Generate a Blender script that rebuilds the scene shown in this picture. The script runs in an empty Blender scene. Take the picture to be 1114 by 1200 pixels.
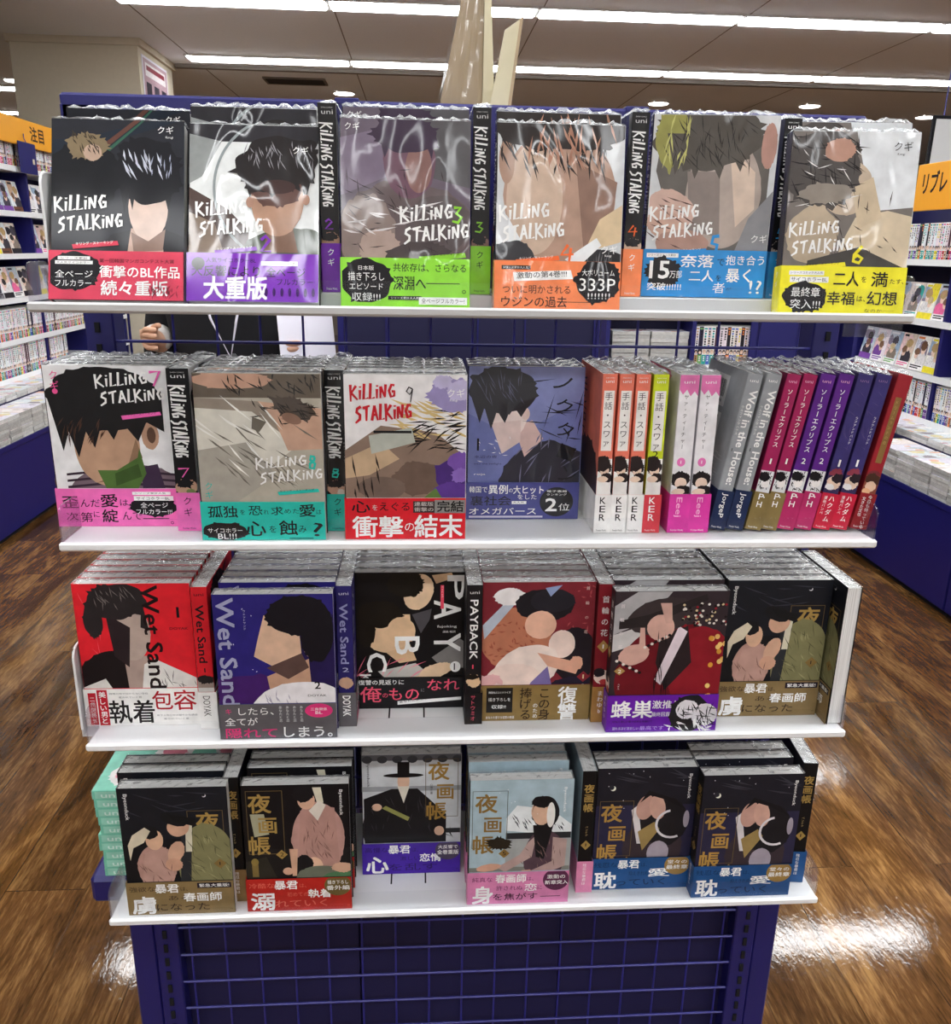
import bpy, math, random
from mathutils import Matrix, Vector

random.seed(7)
scene = bpy.context.scene
COL = scene.collection

# ------------------------------------------------------------------ camera, world, exposure
yaw, pitch, roll = 0.0685, 0.2995, 0.0188
fwd = Vector((math.sin(yaw) * math.cos(pitch), math.cos(yaw) * math.cos(pitch), -math.sin(pitch)))
rgt = Vector((math.cos(yaw), -math.sin(yaw), 0))
up = rgt.cross(fwd)
r2 = math.cos(roll) * rgt + math.sin(roll) * up
u2 = -math.sin(roll) * rgt + math.cos(roll) * up
cam_data = bpy.data.cameras.new('camera')
cam_data.sensor_fit = 'HORIZONTAL'
cam_data.sensor_width = 36.0
cam_data.lens = 36.0 * 1000 / 1114
cam_data.clip_start = 0.05
cam = bpy.data.objects.new('camera', cam_data)
COL.objects.link(cam)
m = Matrix((r2, u2, -fwd)).transposed().to_4x4()
m.translation = Vector((-0.0671, -0.8892, 1.45))
cam.matrix_world = m
scene.camera = cam

world = bpy.data.worlds.new('world')
scene.world = world
world.use_nodes = True
world.node_tree.nodes['Background'].inputs[0].default_value = (0.95, 0.97, 1.0, 1)
world.node_tree.nodes['Background'].inputs[1].default_value = 0.35

scene.view_settings.view_transform = 'Standard'
scene.view_settings.look = 'None'
scene.view_settings.gamma = 1.0
scene.view_settings.exposure = 0.2
scene.view_settings.use_curve_mapping = False
scene.cycles.use_denoising = True
scene.cycles.max_bounces = 8
scene.cycles.transparent_max_bounces = 24

LIGHT_POWER = 16.0

# ------------------------------------------------------------------ colour and material helpers
def s2l(c):
    return c / 12.92 if c <= 0.04045 else ((c + 0.055) / 1.055) ** 2.4
def hx(h):
    return tuple(s2l(int(h[i:i + 2], 16) / 255) for i in (0, 2, 4)) + (1.0,)

def new_mat(name):
    mt = bpy.data.materials.new(name)
    mt.use_nodes = True
    nt = mt.node_tree
    return mt, nt, nt.nodes['Principled BSDF']
def nd(nt, kind, **kw):
    n = nt.nodes.new(kind)
    for k, v in kw.items():
        setattr(n, k, v)
    return n
def simple(name, col, rough=0.5, metal=0.0, noise=0.0, nscale=30.0, coat=0.0, bump=0.0):
    mt, nt, b = new_mat(name)
    b.inputs['Base Color'].default_value = hx(col)
    b.inputs['Roughness'].default_value = rough
    b.inputs['Metallic'].default_value = metal
    b.inputs['Coat Weight'].default_value = coat
    if noise or bump:
        tc = nd(nt, 'ShaderNodeTexCoord')
        nz = nd(nt, 'ShaderNodeTexNoise')
        nz.inputs['Scale'].default_value = nscale
        nz.inputs['Detail'].default_value = 5
        nt.links.new(tc.outputs['Object'], nz.inputs['Vector'])
        if noise:
            mx = nd(nt, 'ShaderNodeMix', data_type='RGBA', blend_type='MULTIPLY')
            mx.inputs[0].default_value = 1.0
            mr = nd(nt, 'ShaderNodeMapRange')
            mr.inputs[3].default_value = 1 - noise
            mr.inputs[4].default_value = 1 + noise
            nt.links.new(nz.outputs['Fac'], mr.inputs[0])
            mx.inputs[6].default_value = hx(col)
            nt.links.new(mr.outputs[0], mx.inputs[7])
            nt.links.new(mx.outputs[2], b.inputs['Base Color'])
        if bump:
            bp = nd(nt, 'ShaderNodeBump')
            bp.inputs['Strength'].default_value = bump
            bp.inputs['Distance'].default_value = 0.002
            nt.links.new(nz.outputs['Fac'], bp.inputs['Height'])
            nt.links.new(bp.outputs[0], b.inputs['Normal'])
    return mt

def print_mat(name, film, rough=0.5, coat=0.5, scale=17):
    """printed paper: flat ink colours from the colour attribute, under a shrink film when film > 0"""
    mt, nt, b = new_mat(name)
    at = nd(nt, 'ShaderNodeAttribute', attribute_name='Col')
    tc = nd(nt, 'ShaderNodeTexCoord')
    oi = nd(nt, 'ShaderNodeObjectInfo')
    add = nd(nt, 'ShaderNodeVectorMath', operation='ADD')
    sc = nd(nt, 'ShaderNodeMath', operation='MULTIPLY')
    sc.inputs[1].default_value = 37.0
    nt.links.new(oi.outputs['Random'], sc.inputs[0])
    nt.links.new(tc.outputs['Object'], add.inputs[0])
    nt.links.new(sc.outputs[0], add.inputs[1])
    nz = nd(nt, 'ShaderNodeTexNoise')
    nz.inputs['Scale'].default_value = 55
    nz.inputs['Detail'].default_value = 4
    nt.links.new(add.outputs[0], nz.inputs['Vector'])
    mr = nd(nt, 'ShaderNodeMapRange')
    mr.inputs[3].default_value = 0.72
    mr.inputs[4].default_value = 1.28
    nt.links.new(nz.outputs['Fac'], mr.inputs[0])
    mx = nd(nt, 'ShaderNodeMix', data_type='RGBA', blend_type='MULTIPLY')
    mx.inputs[0].default_value = 1.0
    nt.links.new(at.outputs['Color'], mx.inputs[6])
    nt.links.new(mr.outputs[0], mx.inputs[7])
    nt.links.new(mx.outputs[2], b.inputs['Base Color'])
    b.inputs['Roughness'].default_value = rough
    b.inputs['Specular IOR Level'].default_value = 0.15
    if film:
        wv = nd(nt, 'ShaderNodeMapping')
        wv.inputs['Rotation'].default_value = (0.3, 0.6, 0.2)
        wv.inputs['Scale'].default_value = (1.0, 1.0, 0.35)
        nt.links.new(add.outputs[0], wv.inputs['Vector'])
        n1 = nd(nt, 'ShaderNodeTexNoise', noise_type='RIDGED_MULTIFRACTAL')
        n1.inputs['Scale'].default_value = scale
        n1.inputs['Detail'].default_value = 7
        n1.inputs['Roughness'].default_value = 0.62
        n1.inputs['Distortion'].default_value = 0.6
        nt.links.new(wv.outputs[0], n1.inputs['Vector'])
        bp = nd(nt, 'ShaderNodeBump')
        bp.inputs['Strength'].default_value = film
        bp.inputs['Distance'].default_value = 0.004 if film < .8 else 0.009
        nt.links.new(n1.outputs['Fac'], bp.inputs['Height'])
        b.inputs['Coat Weight'].default_value = coat
        b.inputs['Coat Roughness'].default_value = 0.1
        nt.links.new(bp.outputs[0], b.inputs['Coat Normal'])
    return mt

M = {}
M['film_print'] = print_mat('printed paper under shrink film', 0.25, coat=0.22)
M['crumpled_print'] = print_mat('printed paper under crumpled shrink film', 1.0, coat=1.0, scale=30)
M['print'] = print_mat('printed paper', 0.0)
M['white'] = simple('white enamelled steel', 'f1f2f3', 0.35, noise=0.03)
M['grey_plate'] = simple('grey enamelled and shade-grey steel', 'c9c9c9', 0.4, noise=0.03)  # grey of the top shelf; on bookend plates it stands for shade
M['blue'] = simple('navy enamelled steel', '1a1964', 0.42, noise=0.06, nscale=14)
M['navy_dark'] = simple('dark navy board', '151445', 0.6, noise=0.06, nscale=14)
M['shaded_navy'] = simple('navy panel with shade in colour', '15143f', 0.7, noise=0.06, nscale=14)  # navy darkened in the colour to stand for shade
M['slot'] = simple('black slot', '060610', 0.9)
M['wire'] = simple('navy coated wire', '2e2d86', 0.35)
M['ceiling'] = simple('pale ceiling board', 'f1f4f8', 0.85, noise=0.05, nscale=60)
M['wall'] = simple('beige wallpaper', 'd6ccb6', 0.85, noise=0.05, nscale=30)
M['front_wall'] = simple('white wall', 'f0efec', 0.8)
M['back_wall'] = simple('brown grey wall', '8a7d72', 0.8, noise=0.05, nscale=10)
M['trim'] = simple('grey trim', '7d746d', 0.6)
M['orange'] = simple('orange sign board', 'f0a51e', 0.45, noise=0.03)
M['ink'] = simple('dark ink', '241a22', 0.6)
M['skin'] = simple('skin', 'd9a98c', 0.5, noise=0.05)
M['black_cloth'] = simple('black knit cloth', '15151a', 0.9, noise=0.2, nscale=90)
M['dark_trousers'] = simple('dark grey trousers', '26262c', 0.9, noise=0.1)
M['pale_cloth'] = simple('pale patterned cloth', 'cfc9c4', 0.9, noise=0.25, nscale=60)
M['hair'] = simple('dark hair', '14100f', 0.5)
M['paper'] = simple('white paper', 'e9e6f2', 0.6)
M['slat'] = simple('cream wooden slat', 'd9cfae', 0.6, noise=0.12, nscale=25)
M['tan_board'] = simple('tan board', 'b79f7e', 0.5, noise=0.15, nscale=20)
M['housing'] = simple('white lamp housing', 'dfdfdd', 0.5)
M['vent'] = simple('dark vent', '2a2623', 0.7)

def emit(name, col, strength):
    mt, nt, b = new_mat(name)
    b.inputs['Base Color'].default_value = (0.8, 0.8, 0.8, 1)
    b.inputs['Emission Color'].default_value = col
    b.inputs['Emission Strength'].default_value = strength
    return mt
M['tube'] = emit('fluorescent diffuser', (0.965, 0.985, 1.0, 1), LIGHT_POWER)
M['down'] = emit('downlight lens', (1.0, 0.95, 0.88, 1), 9.0)

def glass(name, tint, gloss, rough=0.06, bump=0.0, scale=60.0, white=0.0):
    """thin clear plastic: transparent sheet with a glossy skin"""
    mt = bpy.data.materials.new(name)
    mt.use_nodes = True
    nt = mt.node_tree
    nt.nodes.clear()
    out = nd(nt, 'ShaderNodeOutputMaterial')
    tr = nd(nt, 'ShaderNodeBsdfTransparent')
    tr.inputs[0].default_value = tint
    gl = nd(nt, 'ShaderNodeBsdfPrincipled')
    gl.inputs['Base Color'].default_value = (0.9, 0.92, 0.93, 1)
    gl.inputs['Roughness'].default_value = rough
    gl.inputs['Metallic'].default_value = 1.0 - white
    mixer = nd(nt, 'ShaderNodeMixShader')
    lw = nd(nt, 'ShaderNodeLayerWeight')
    fr = nd(nt, 'ShaderNodeMath', operation='POWER')
    fr.inputs[1].default_value = 4.0
    nt.links.new(lw.outputs['Facing'], fr.inputs[0])
    ad = nd(nt, 'ShaderNodeMath', operation='ADD', use_clamp=True)
    ad.inputs[1].default_value = gloss
    nt.links.new(fr.outputs[0], ad.inputs[0])
    nt.links.new(ad.outputs[0], mixer.inputs[0])
    nt.links.new(tr.outputs[0], mixer.inputs[1])
    nt.links.new(gl.outputs[0], mixer.inputs[2])
    if bump:
        tc = nd(nt, 'ShaderNodeTexCoord')
        nz = nd(nt, 'ShaderNodeTexNoise', noise_type='RIDGED_MULTIFRACTAL')
        nz.inputs['Scale'].default_value = scale
        nt.links.new(tc.outputs['Object'], nz.inputs['Vector'])
        bp = nd(nt, 'ShaderNodeBump')
        bp.inputs['Strength'].default_value = bump
        bp.inputs['Distance'].default_value = 0.004
        nt.links.new(nz.outputs['Fac'], bp.inputs['Height'])
        nt.links.new(bp.outputs[0], gl.inputs['Normal'])
        nt.links.new(bp.outputs[0], lw.inputs['Normal'])
    nt.links.new(mixer.outputs[0], out.inputs[0])
    return mt
M['acrylic'] = glass('clear acrylic', (0.985, 0.99, 0.995, 1), 0.012)
M['acrylic_grey'] = glass('smoky acrylic', (0.9, 0.89, 0.92, 1), 0.04, 0.2)
M['wrap'] = glass('crinkled shrink film', (0.98, 0.99, 1.0, 1), 0.22, 0.2, 1.0, 70.0, white=0.7)
M['bag'] = glass('loose clear film', (0.93, 0.93, 0.92, 1), 0.12, 0.1, 1.0, 22.0, white=0.3)

def pages_mat():
    mt, nt, b = new_mat('page edges')
    tc = nd(nt, 'ShaderNodeTexCoord')
    mp = nd(nt, 'ShaderNodeMapping')
    mp.inputs['Scale'].default_value = (6, 900, 6)
    nt.links.new(tc.outputs['Object'], mp.inputs[0])
    nz = nd(nt, 'ShaderNodeTexNoise')
    nz.inputs['Scale'].default_value = 1.0
    nz.inputs['Detail'].default_value = 3
    nt.links.new(mp.outputs[0], nz.inputs['Vector'])
    cr = nd(nt, 'ShaderNodeValToRGB')
    cr.color_ramp.elements[0].position = 0.3
    cr.color_ramp.elements[0].color = hx('cfcecb')
    cr.color_ramp.elements[1].position = 0.7
    cr.color_ramp.elements[1].color = hx('fbfbf9')
    nt.links.new(nz.outputs['Fac'], cr.inputs[0])
    nt.links.new(cr.outputs[0], b.inputs['Base Color'])
    b.inputs['Roughness'].default_value = 0.7
    return mt
M['pages'] = pages_mat()

def floor_mat():
    mt, nt, b = new_mat('brown wood plank flooring')
    tc = nd(nt, 'ShaderNodeTexCoord')
    sw = nd(nt, 'ShaderNodeMapping')
    sw.inputs['Rotation'].default_value = (0, 0, math.pi / 2)
    sw.inputs['Location'].default_value = (0.35, -0.08, 0)
    nt.links.new(tc.outputs['Object'], sw.inputs[0])
    br = nd(nt, 'ShaderNodeTexBrick')
    br.offset = 0.37
    br.inputs['Scale'].default_value = 1.0
    br.inputs['Brick Width'].default_value = 1.25
    br.inputs['Row Height'].default_value = 0.185
    br.inputs['Mortar Size'].default_value = 0.0016
    br.inputs['Color1'].default_value = (0.35, 0.35, 0.35, 1)
    br.inputs['Color2'].default_value = (1, 1, 1, 1)
    br.inputs['Mortar'].default_value = (0.0, 0.0, 0.0, 1)
    nt.links.new(sw.outputs[0], br.inputs['Vector'])
    ofs = nd(nt, 'ShaderNodeVectorMath', operation='MULTIPLY_ADD')
    ofs.inputs[1].default_value = (3.1, 5.3, 0)
    nt.links.new(br.outputs['Color'], ofs.inputs[0])
    nt.links.new(tc.outputs['Object'], ofs.inputs[2])
    def streak(scale, detail, dist):
        mp = nd(nt, 'ShaderNodeMapping')
        mp.inputs['Scale'].default_value = scale
        nt.links.new(ofs.outputs[0], mp.inputs[0])
        nz = nd(nt, 'ShaderNodeTexNoise')
        nz.inputs['Scale'].default_value = 1.0
        nz.inputs['Detail'].default_value = detail
        nz.inputs['Roughness'].default_value = 0.65
        nz.inputs['Distortion'].default_value = dist
        nt.links.new(mp.outputs[0], nz.inputs['Vector'])
        return nz
    big = streak((9, 2.2, 1), 4, 0.8)
    fine = streak((120, 10, 1), 8, 0.25)
    grain = streak((260, 34, 1), 4, 0.5)
    mixg = nd(nt, 'ShaderNodeMix', data_type='FLOAT')
    mixg.inputs[0].default_value = 0.3
    nt.links.new(fine.outputs['Fac'], mixg.inputs[2])
    nt.links.new(grain.outputs['Fac'], mixg.inputs[3])
    emb = streak((95, 38, 1), 3, 0.6)
    mixf = nd(nt, 'ShaderNodeMix', data_type='FLOAT')
    mixf.inputs[0].default_value = 0.5
    nt.links.new(big.outputs['Fac'], mixf.inputs[2])
    nt.links.new(mixg.outputs[0], mixf.inputs[3])
    cr = nd(nt, 'ShaderNodeValToRGB')
    e = cr.color_ramp.elements
    e[0].position = 0.36; e[0].color = hx('2b1a0d')
    e[1].position = 0.63; e[1].color = hx('a27a49')
    k = e.new(0.5); k.color = hx('664526')
    nt.links.new(mixf.outputs[0], cr.inputs[0])
    tone = nd(nt, 'ShaderNodeMapRange')
    tone.inputs[1].default_value = 0.0
    tone.inputs[3].default_value = 0.45
    tone.inputs[4].default_value = 1.1
    nt.links.new(br.outputs['Color'], tone.inputs[0])
    mx = nd(nt, 'ShaderNodeMix', data_type='RGBA', blend_type='MULTIPLY')
    mx.inputs[0].default_value = 1.0
    nt.links.new(cr.outputs[0], mx.inputs[6])
    nt.links.new(tone.outputs[0], mx.inputs[7])
    nt.links.new(mx.outputs[2], b.inputs['Base Color'])
    b.inputs['Roughness'].default_value = 0.05
    b.inputs['Specular IOR Level'].default_value = 0.5
    bp = nd(nt, 'ShaderNodeBump')
    bp.inputs['Strength'].default_value = 0.13
    bp.inputs['Distance'].default_value = 0.0015
    nt.links.new(emb.outputs['Fac'], bp.inputs['Height'])
    nt.links.new(bp.outputs[0], b.inputs['Normal'])
    return mt
M['floor'] = floor_mat()

# ------------------------------------------------------------------ object helpers
def link(o, parent=None):
    COL.objects.link(o)
    if parent is not None:
        o.parent = parent
    return o
def tag(o, label=None, cat=None, group=None, kind=None):
    if label: o['label'] = label
    if cat: o['category'] = cat
    if group: o['group'] = group
    if kind: o['kind'] = kind
    return o
def empty(name, loc=(0, 0, 0), rz=0.0):
    o = bpy.data.objects.new(name, None)
    o.empty_display_size = 0.02
    o.location = loc
    o.rotation_euler = (0, 0, rz)
    return link(o)
def clone(o):
    c = o.copy(); COL.objects.link(c)
    for ch in o.children:
        d = ch.copy(); COL.objects.link(d); d.parent = c
        for g in ch.children:
            k = g.copy(); COL.objects.link(k); k.parent = d
    return c

class MB:
    """collects boxes, bars and polygons and links them as one mesh object"""
    def __init__(s):
        s.v, s.f, s.mi, s.c = [], [], [], []
    def add(s, vs, fs, mat=0, col=None):
        n = len(s.v)
        s.v += [tuple(v) for v in vs]
        for f in fs:
            s.f.append([n + i for i in f]); s.mi.append(mat); s.c.append(col or (1, 1, 1, 1))
    def box(s, x0, x1, y0, y1, z0, z1, mat=0, col=None, bev=0.0):
        b = min(bev, (x1 - x0) / 2.01, (y1 - y0) / 2.01, (z1 - z0) / 2.01)
        if b <= 0:
            v = [(x, y, z) for z in (z0, z1) for y in (y0, y1) for x in (x0, x1)]
            s.add(v, [(0, 2, 3, 1), (4, 5, 7, 6), (0, 1, 5, 4), (2, 6, 7, 3), (0, 4, 6, 2), (1, 3, 7, 5)], mat, col)
        else:
            X, Y, Z = (x0, x0 + b, x1 - b, x1), (y0, y0 + b, y1 - b, y1), (z0, z0 + b, z1 - b, z1)
            bm = [(X[0], X[3], Y[1], Y[2], Z[1], Z[2], 0), (X[1], X[2], Y[0], Y[3], Z[1], Z[2], 1), (X[1], X[2], Y[1], Y[2], Z[0], Z[3], 2)]
            idx = {}
            vs = []
            for sx in (0, 1):
                for sy in (0, 1):
                    for sz in (0, 1):
                        for ax in range(3):
                            q = bm[ax]
                            idx[(ax, sx, sy, sz)] = len(vs)
                            vs.append((q[sx], q[2 + sy], q[4 + sz]))
            fs = []
            for t in (0, 1):
                fs.append([idx[(0, t, a, c)] for a, c in ((0, 0), (1, 0), (1, 1), (0, 1))])
                fs.append([idx[(1, a, t, c)] for a, c in ((0, 0), (1, 0), (1, 1), (0, 1))])
                fs.append([idx[(2, a, c, t)] for a, c in ((0, 0), (1, 0), (1, 1), (0, 1))])
                for w in (0, 1):
                    fs.append([idx[(0, t, w, 0)], idx[(0, t, w, 1)], idx[(1, t, w, 1)], idx[(1, t, w, 0)]])
                    fs.append([idx[(0, t, 0, w)], idx[(0, t, 1, w)], idx[(2, t, 1, w)], idx[(2, t, 0, w)]])
                    fs.append([idx[(1, 0, t, w)], idx[(1, 1, t, w)], idx[(2, 1, t, w)], idx[(2, 0, t, w)]])
                    for w2 in (0, 1):
                        fs.append([idx[(0, t, w, w2)], idx[(1, t, w, w2)], idx[(2, t, w, w2)]])
            s.add(vs, fs, mat, col)
    def tube(s, pts, r, n=8, mat=0):
        pts = [Vector(p) for p in pts]
        rings = []
        for i, p in enumerate(pts):
            d = (pts[min(i + 1, len(pts) - 1)] - pts[max(i - 1, 0)]).normalized()
            a = d.orthogonal().normalized(); b = d.cross(a)
            rr = r[i] if isinstance(r, (list, tuple)) else r
            rings.append([p + rr * (math.cos(2 * math.pi * k / n) * a + math.sin(2 * math.pi * k / n) * b) for k in range(n)])
        if len(rings) > 1:
            vs = [v for q in rings for v in q]; fs = []
            for i in range(len(rings) - 1):
                for k in range(n):
                    fs.append((i * n + k, i * n + (k + 1) % n, (i + 1) * n + (k + 1) % n, (i + 1) * n + k))
            fs.append(list(range(n))[::-1]); fs.append([(len(rings) - 1) * n + k for k in range(n)])
            s.add(vs, fs, mat)
    def prism(s, poly, axis, a, b, mat=0):
        """extrude a 2D outline along an axis: 'x' outline is (y,z), 'y' is (x,z), 'z' is (x,y)"""
        n = len(poly)
        def P(p, t):
            return (t, p[0], p[1]) if axis == 'x' else (p[0], t, p[1]) if axis == 'y' else (p[0], p[1], t)
        vs = [P(p, a) for p in poly] + [P(p, b) for p in poly]
        fs = [list(range(n))[::-1], [n + i for i in range(n)]] + [(i, (i + 1) % n, n + (i + 1) % n, n + i) for i in range(n)]
        s.add(vs, fs, mat)
    def mesh(s, name, mats):
        me = bpy.data.meshes.new(name)
        me.from_pydata(s.v, [], s.f)
        for mt in mats: me.materials.append(mt)
        me.polygons.foreach_set('material_index', s.mi)
        ca = me.color_attributes.new('Col', 'FLOAT_COLOR', 'CORNER')
        flat = []
        for p in me.polygons:
            flat += list(s.c[p.index]) * p.loop_total
        ca.data.foreach_set('color', flat)
        me.update()
        return me
    def build(s, name, mats, parent=None):
        if not isinstance(mats, (list, tuple)): mats = [mats]
        return link(bpy.data.objects.new(name, s.mesh(name, mats)), parent)

ORD = ['zeroth', 'first', 'second', 'third', 'fourth', 'fifth', 'sixth', 'seventh', 'eighth', 'ninth', 'tenth', 'eleventh', 'twelfth',
       'thirteenth', 'fourteenth', 'fifteenth', 'sixteenth', 'seventeenth', 'eighteenth', 'nineteenth', 'twentieth']
def ordinal(n):
    if n <= 20: return ORD[n]
    t, u = divmod(n, 10)
    tens = ['', '', 'twenty', 'thirty', 'forty', 'fifty', 'sixty', 'seventy', 'eighty', 'ninety'][t % 10] if t < 10 else 'hundred'
    if t >= 10:
        return 'hundred and ' + ordinal(n - 100)
    return (tens + '-' + ORD[u]) if u else tens[:-1] + 'ieth'

# ------------------------------------------------------------------ room shell
def struct(name, mb, mat):
    o = mb.build(name, mat)
    o['kind'] = 'structure'
    return o
CZ = 2.95
b = MB(); b.box(-9, 9, -6, 14, -0.1, 0); struct('floor', b, M['floor'])
b = MB(); b.box(-9, 9, -6, 14, CZ, CZ + 0.1); struct('ceiling', b, M['ceiling'])
b = MB(); b.box(-9, 9, 14, 14.1, 0, CZ); struct('wall_back', b, M['back_wall'])
b = MB(); b.box(-9, 9, -6.1, -6, 0, CZ); struct('wall_front', b, M['front_wall'])
b = MB(); b.box(-9.1, -9, -6, 14, 0, CZ); struct('wall_left', b, M['wall'])
b = MB(); b.box(9, 9.1, -6, 14, 0, CZ); struct('wall_right', b, M['back_wall'])
b = MB(); b.box(-3.2, -2.24, 6.63, 7.6, 0, CZ); struct('pillar', b, M['wall'])
b = MB(); b.box(-2.2, 9, 7.55, 7.62, CZ - 0.03, CZ); struct('trim_1', b, M['trim'])
b = MB()
for x in (-1.98, -0.63, 0.74, 2.1, 3.47): b.box(x - 0.004, x + 0.004, -2, 13, CZ - 0.002, CZ)
struct('trim_2', b, M['trim'])
b = MB(); b.box(-2.24 - 0.98, -2.21, 6.60, 7.62, CZ - 0.05, CZ - 0.0); struct('trim_3', b, M['wall'])

# ceiling lights: recessed fluorescent panels in rows
ROWS_Y = [10.9, 9.07, 7.24, 5.41, 3.58, 1.75, -0.08, -1.91, -3.74]
ROWNAME = ['back wall row', 'row left of the pillar', 'row behind the pillar front', 'far aisle row', 'middle aisle row',
           'row just beyond the rack', 'row above the rack', 'first row before the rack', 'entrance row']
proto = None
for ri, y in enumerate(ROWS_Y):
    for ci in range(-1, 6):
        x = -1.335 + 1.365 * ci
        if ri < 2 and ci not in (-1, 0, 1): continue
        if ri >= 2 and ci < 0 and y > 4: continue
        if ri == 4 and ci < 0: continue
        if ri < 2: x -= 4.4
        if proto is None:
            proto = empty('ceiling_light')
            h = MB()
            h.box(-0.68, 0.68, -0.115, -0.1, -0.014, 0); h.box(-0.68, 0.68, 0.1, 0.115, -0.014, 0)
            h.box(-0.68, -0.665, -0.1, 0.1, -0.014, 0); h.box(0.665, 0.68, -0.1, 0.1, -0.014, 0)
            h.build('housing', M['housing'], proto)
            d = MB(); d.box(-0.664, 0.664, -0.098, 0.098, -0.023, -0.002, bev=0.005); d.build('diffuser', M['tube'], proto)
            o = proto
        else:
            o = clone(proto)
        o.location = (x, y, CZ)
        tag(o, 'white fluorescent ceiling light, %s along in the %s' % (ordinal(ci + 2), ROWNAME[ri]), 'ceiling light', 'fluorescent ceiling lights')
dl = None
for k, (x, y) in enumerate([(-0.83, 8.77), (0.5, 8.9), (2.44, 8.8), (4.02, 8.68), (5.57, 9.17), (-4.0, 8.6)]):
    if dl is None:
        dl = empty('downlight')
        q = MB()
        n = 24
        q.add([(0.1 * math.cos(2 * math.pi * i / n), 0.1 * math.sin(2 * math.pi * i / n), z) for z in (0, -0.02) for i in range(n)],
              [list(range(n, 2 * n))[::-1]] + [(i, (i + 1) % n, n + (i + 1) % n, n + i) for i in range(n)])
        q.build('lens', M['down'], dl)
        q = MB(); q.tube([(0.108 * math.cos(2 * math.pi * i / 24), 0.108 * math.sin(2 * math.pi * i / 24), -0.006) for i in range(25)], 0.01, 6)
        q.build('rim', M['housing'], dl)
        o = dl
    else:
        o = clone(dl)
    o.location = (x, y, CZ)
    tag(o, 'small round white downlight, %s counting rightward from the pillar' % ORD[k + 1] if k < 5 else 'small round white downlight beyond the pillar above the left bookcase', 'downlight', 'round ceiling downlights')
v = MB(); v.box(-0.27, 0.27, -0.14, 0.14, -0.012, 0.0)
vo = empty('ceiling_vent', (-1.24, 8.2, CZ)); v.build('grille', M['vent'], vo)
q = MB(); q.box(-0.29, 0.29, -0.16, -0.14, -0.015, 0); q.box(-0.29, 0.29, 0.14, 0.16, -0.015, 0); q.box(-0.29, -0.27, -0.14, 0.14, -0.015, 0); q.box(0.27, 0.29, -0.14, 0.14, -0.015, 0)
q.build('frame', M['trim'], vo)
tag(vo, 'dark rectangular ceiling vent between the fluorescent row and the pillar', 'vent')

# ------------------------------------------------------------------ the display rack
rack = empty('display_rack', (0, 0.2, 0))
tag(rack, 'navy steel display rack with wire grid back holding four white book shelves', 'display rack')
def rk(name, mb, mat, parent=None):
    """rack parts are written in world metres; the rack's own origin is (0, 0.2, 0)"""
    mb.v = [(x, y - 0.2, z) for x, y, z in mb.v]
    return mb.build(name, mat, parent or rack)
for sx in (-1, 1):
    b = MB(); b.box(sx * 0.457 - 0.0175, sx * 0.457 + 0.0175, 0.2, 0.24, 0, 1.6, bev=0.002)
    u = rk('upright', b, M['blue'])
    b = MB()
    for k in range(60):
        z = 0.06 + k * 0.0262
        if z < 1.56: b.box(sx * 0.459 - 0.003, sx * 0.459 + 0.003, 0.1975, 0.2005, z, z + (0.014 if z < 1.2 else 0.012))
    rk('slots', b, M['slot'], u)
    b = MB(); b.box(min(sx * 0.476, sx * 0.513), max(sx * 0.476, sx * 0.513), 0.205, 0.82, 0, 0.61, bev=0.003); rk('side_panel', b, M['blue'])
b = MB(); b.box(-0.474, 0.472, 0.2, 0.222, 1.388, 1.611, bev=0.003); hp = rk('header_panel', b, M['blue'])
for x in (-0.15, 0.19):
    b = MB(); b.box(x - 0.014, x + 0.014, 0.199, 0.224, 1.607, 1.6135, bev=0.001); rk('clip', b, M['blue'], hp)
g = MB()
z = 1.333
while z > 0.05:
    g.tube([(-0.442, 0.205, z), (0.442, 0.205, z)], 0.0021, 6); z -= 0.0525
x = -0.424
while x < 0.44:
    g.tube([(x, 0.2092, 0.04), (x, 0.2092, 1.388)], 0.0017, 6); x += 0.053
rk('wire_grid', g, M['wire'])
b = MB()
for x0, x1 in ((-0.44, -0.165), (-0.163, 0.16), (0.162, 0.44)): b.box(x0, x1, 0.226, 0.24, 0.02, 0.98, bev=0.001)
rk('back_board', b, M['navy_dark'])
b = MB(); b.box(-0.475, 0.475, 0.24, 0.82, 0.0, 0.58); rk('base_box', b, M['navy_dark'])
b = MB(); b.box(-0.503, -0.4535, 0.072, 0.2, 0.606, 0.6475, bev=0.006); rk('side_ledge', b, M['blue'])

def rounded(y0, y1, z0, z1, r, corners=(1, 1)):
    pts = [(y0, z0), (y1, z0)]
    if corners[1]:
        pts += [(y1 - r + r * math.cos(a), z1 - r + r * math.sin(a)) for a in [i * math.pi / 12 for i in range(7)]]
    else: pts.append((y1, z1))
    if corners[0]:
        pts += [(y0 + r + r * math.cos(a), z1 - r + r * math.sin(a)) for a in [math.pi / 2 + i * math.pi / 12 for i in range(7)]]
    else: pts.append((y0, z1))
    return pts

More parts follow.
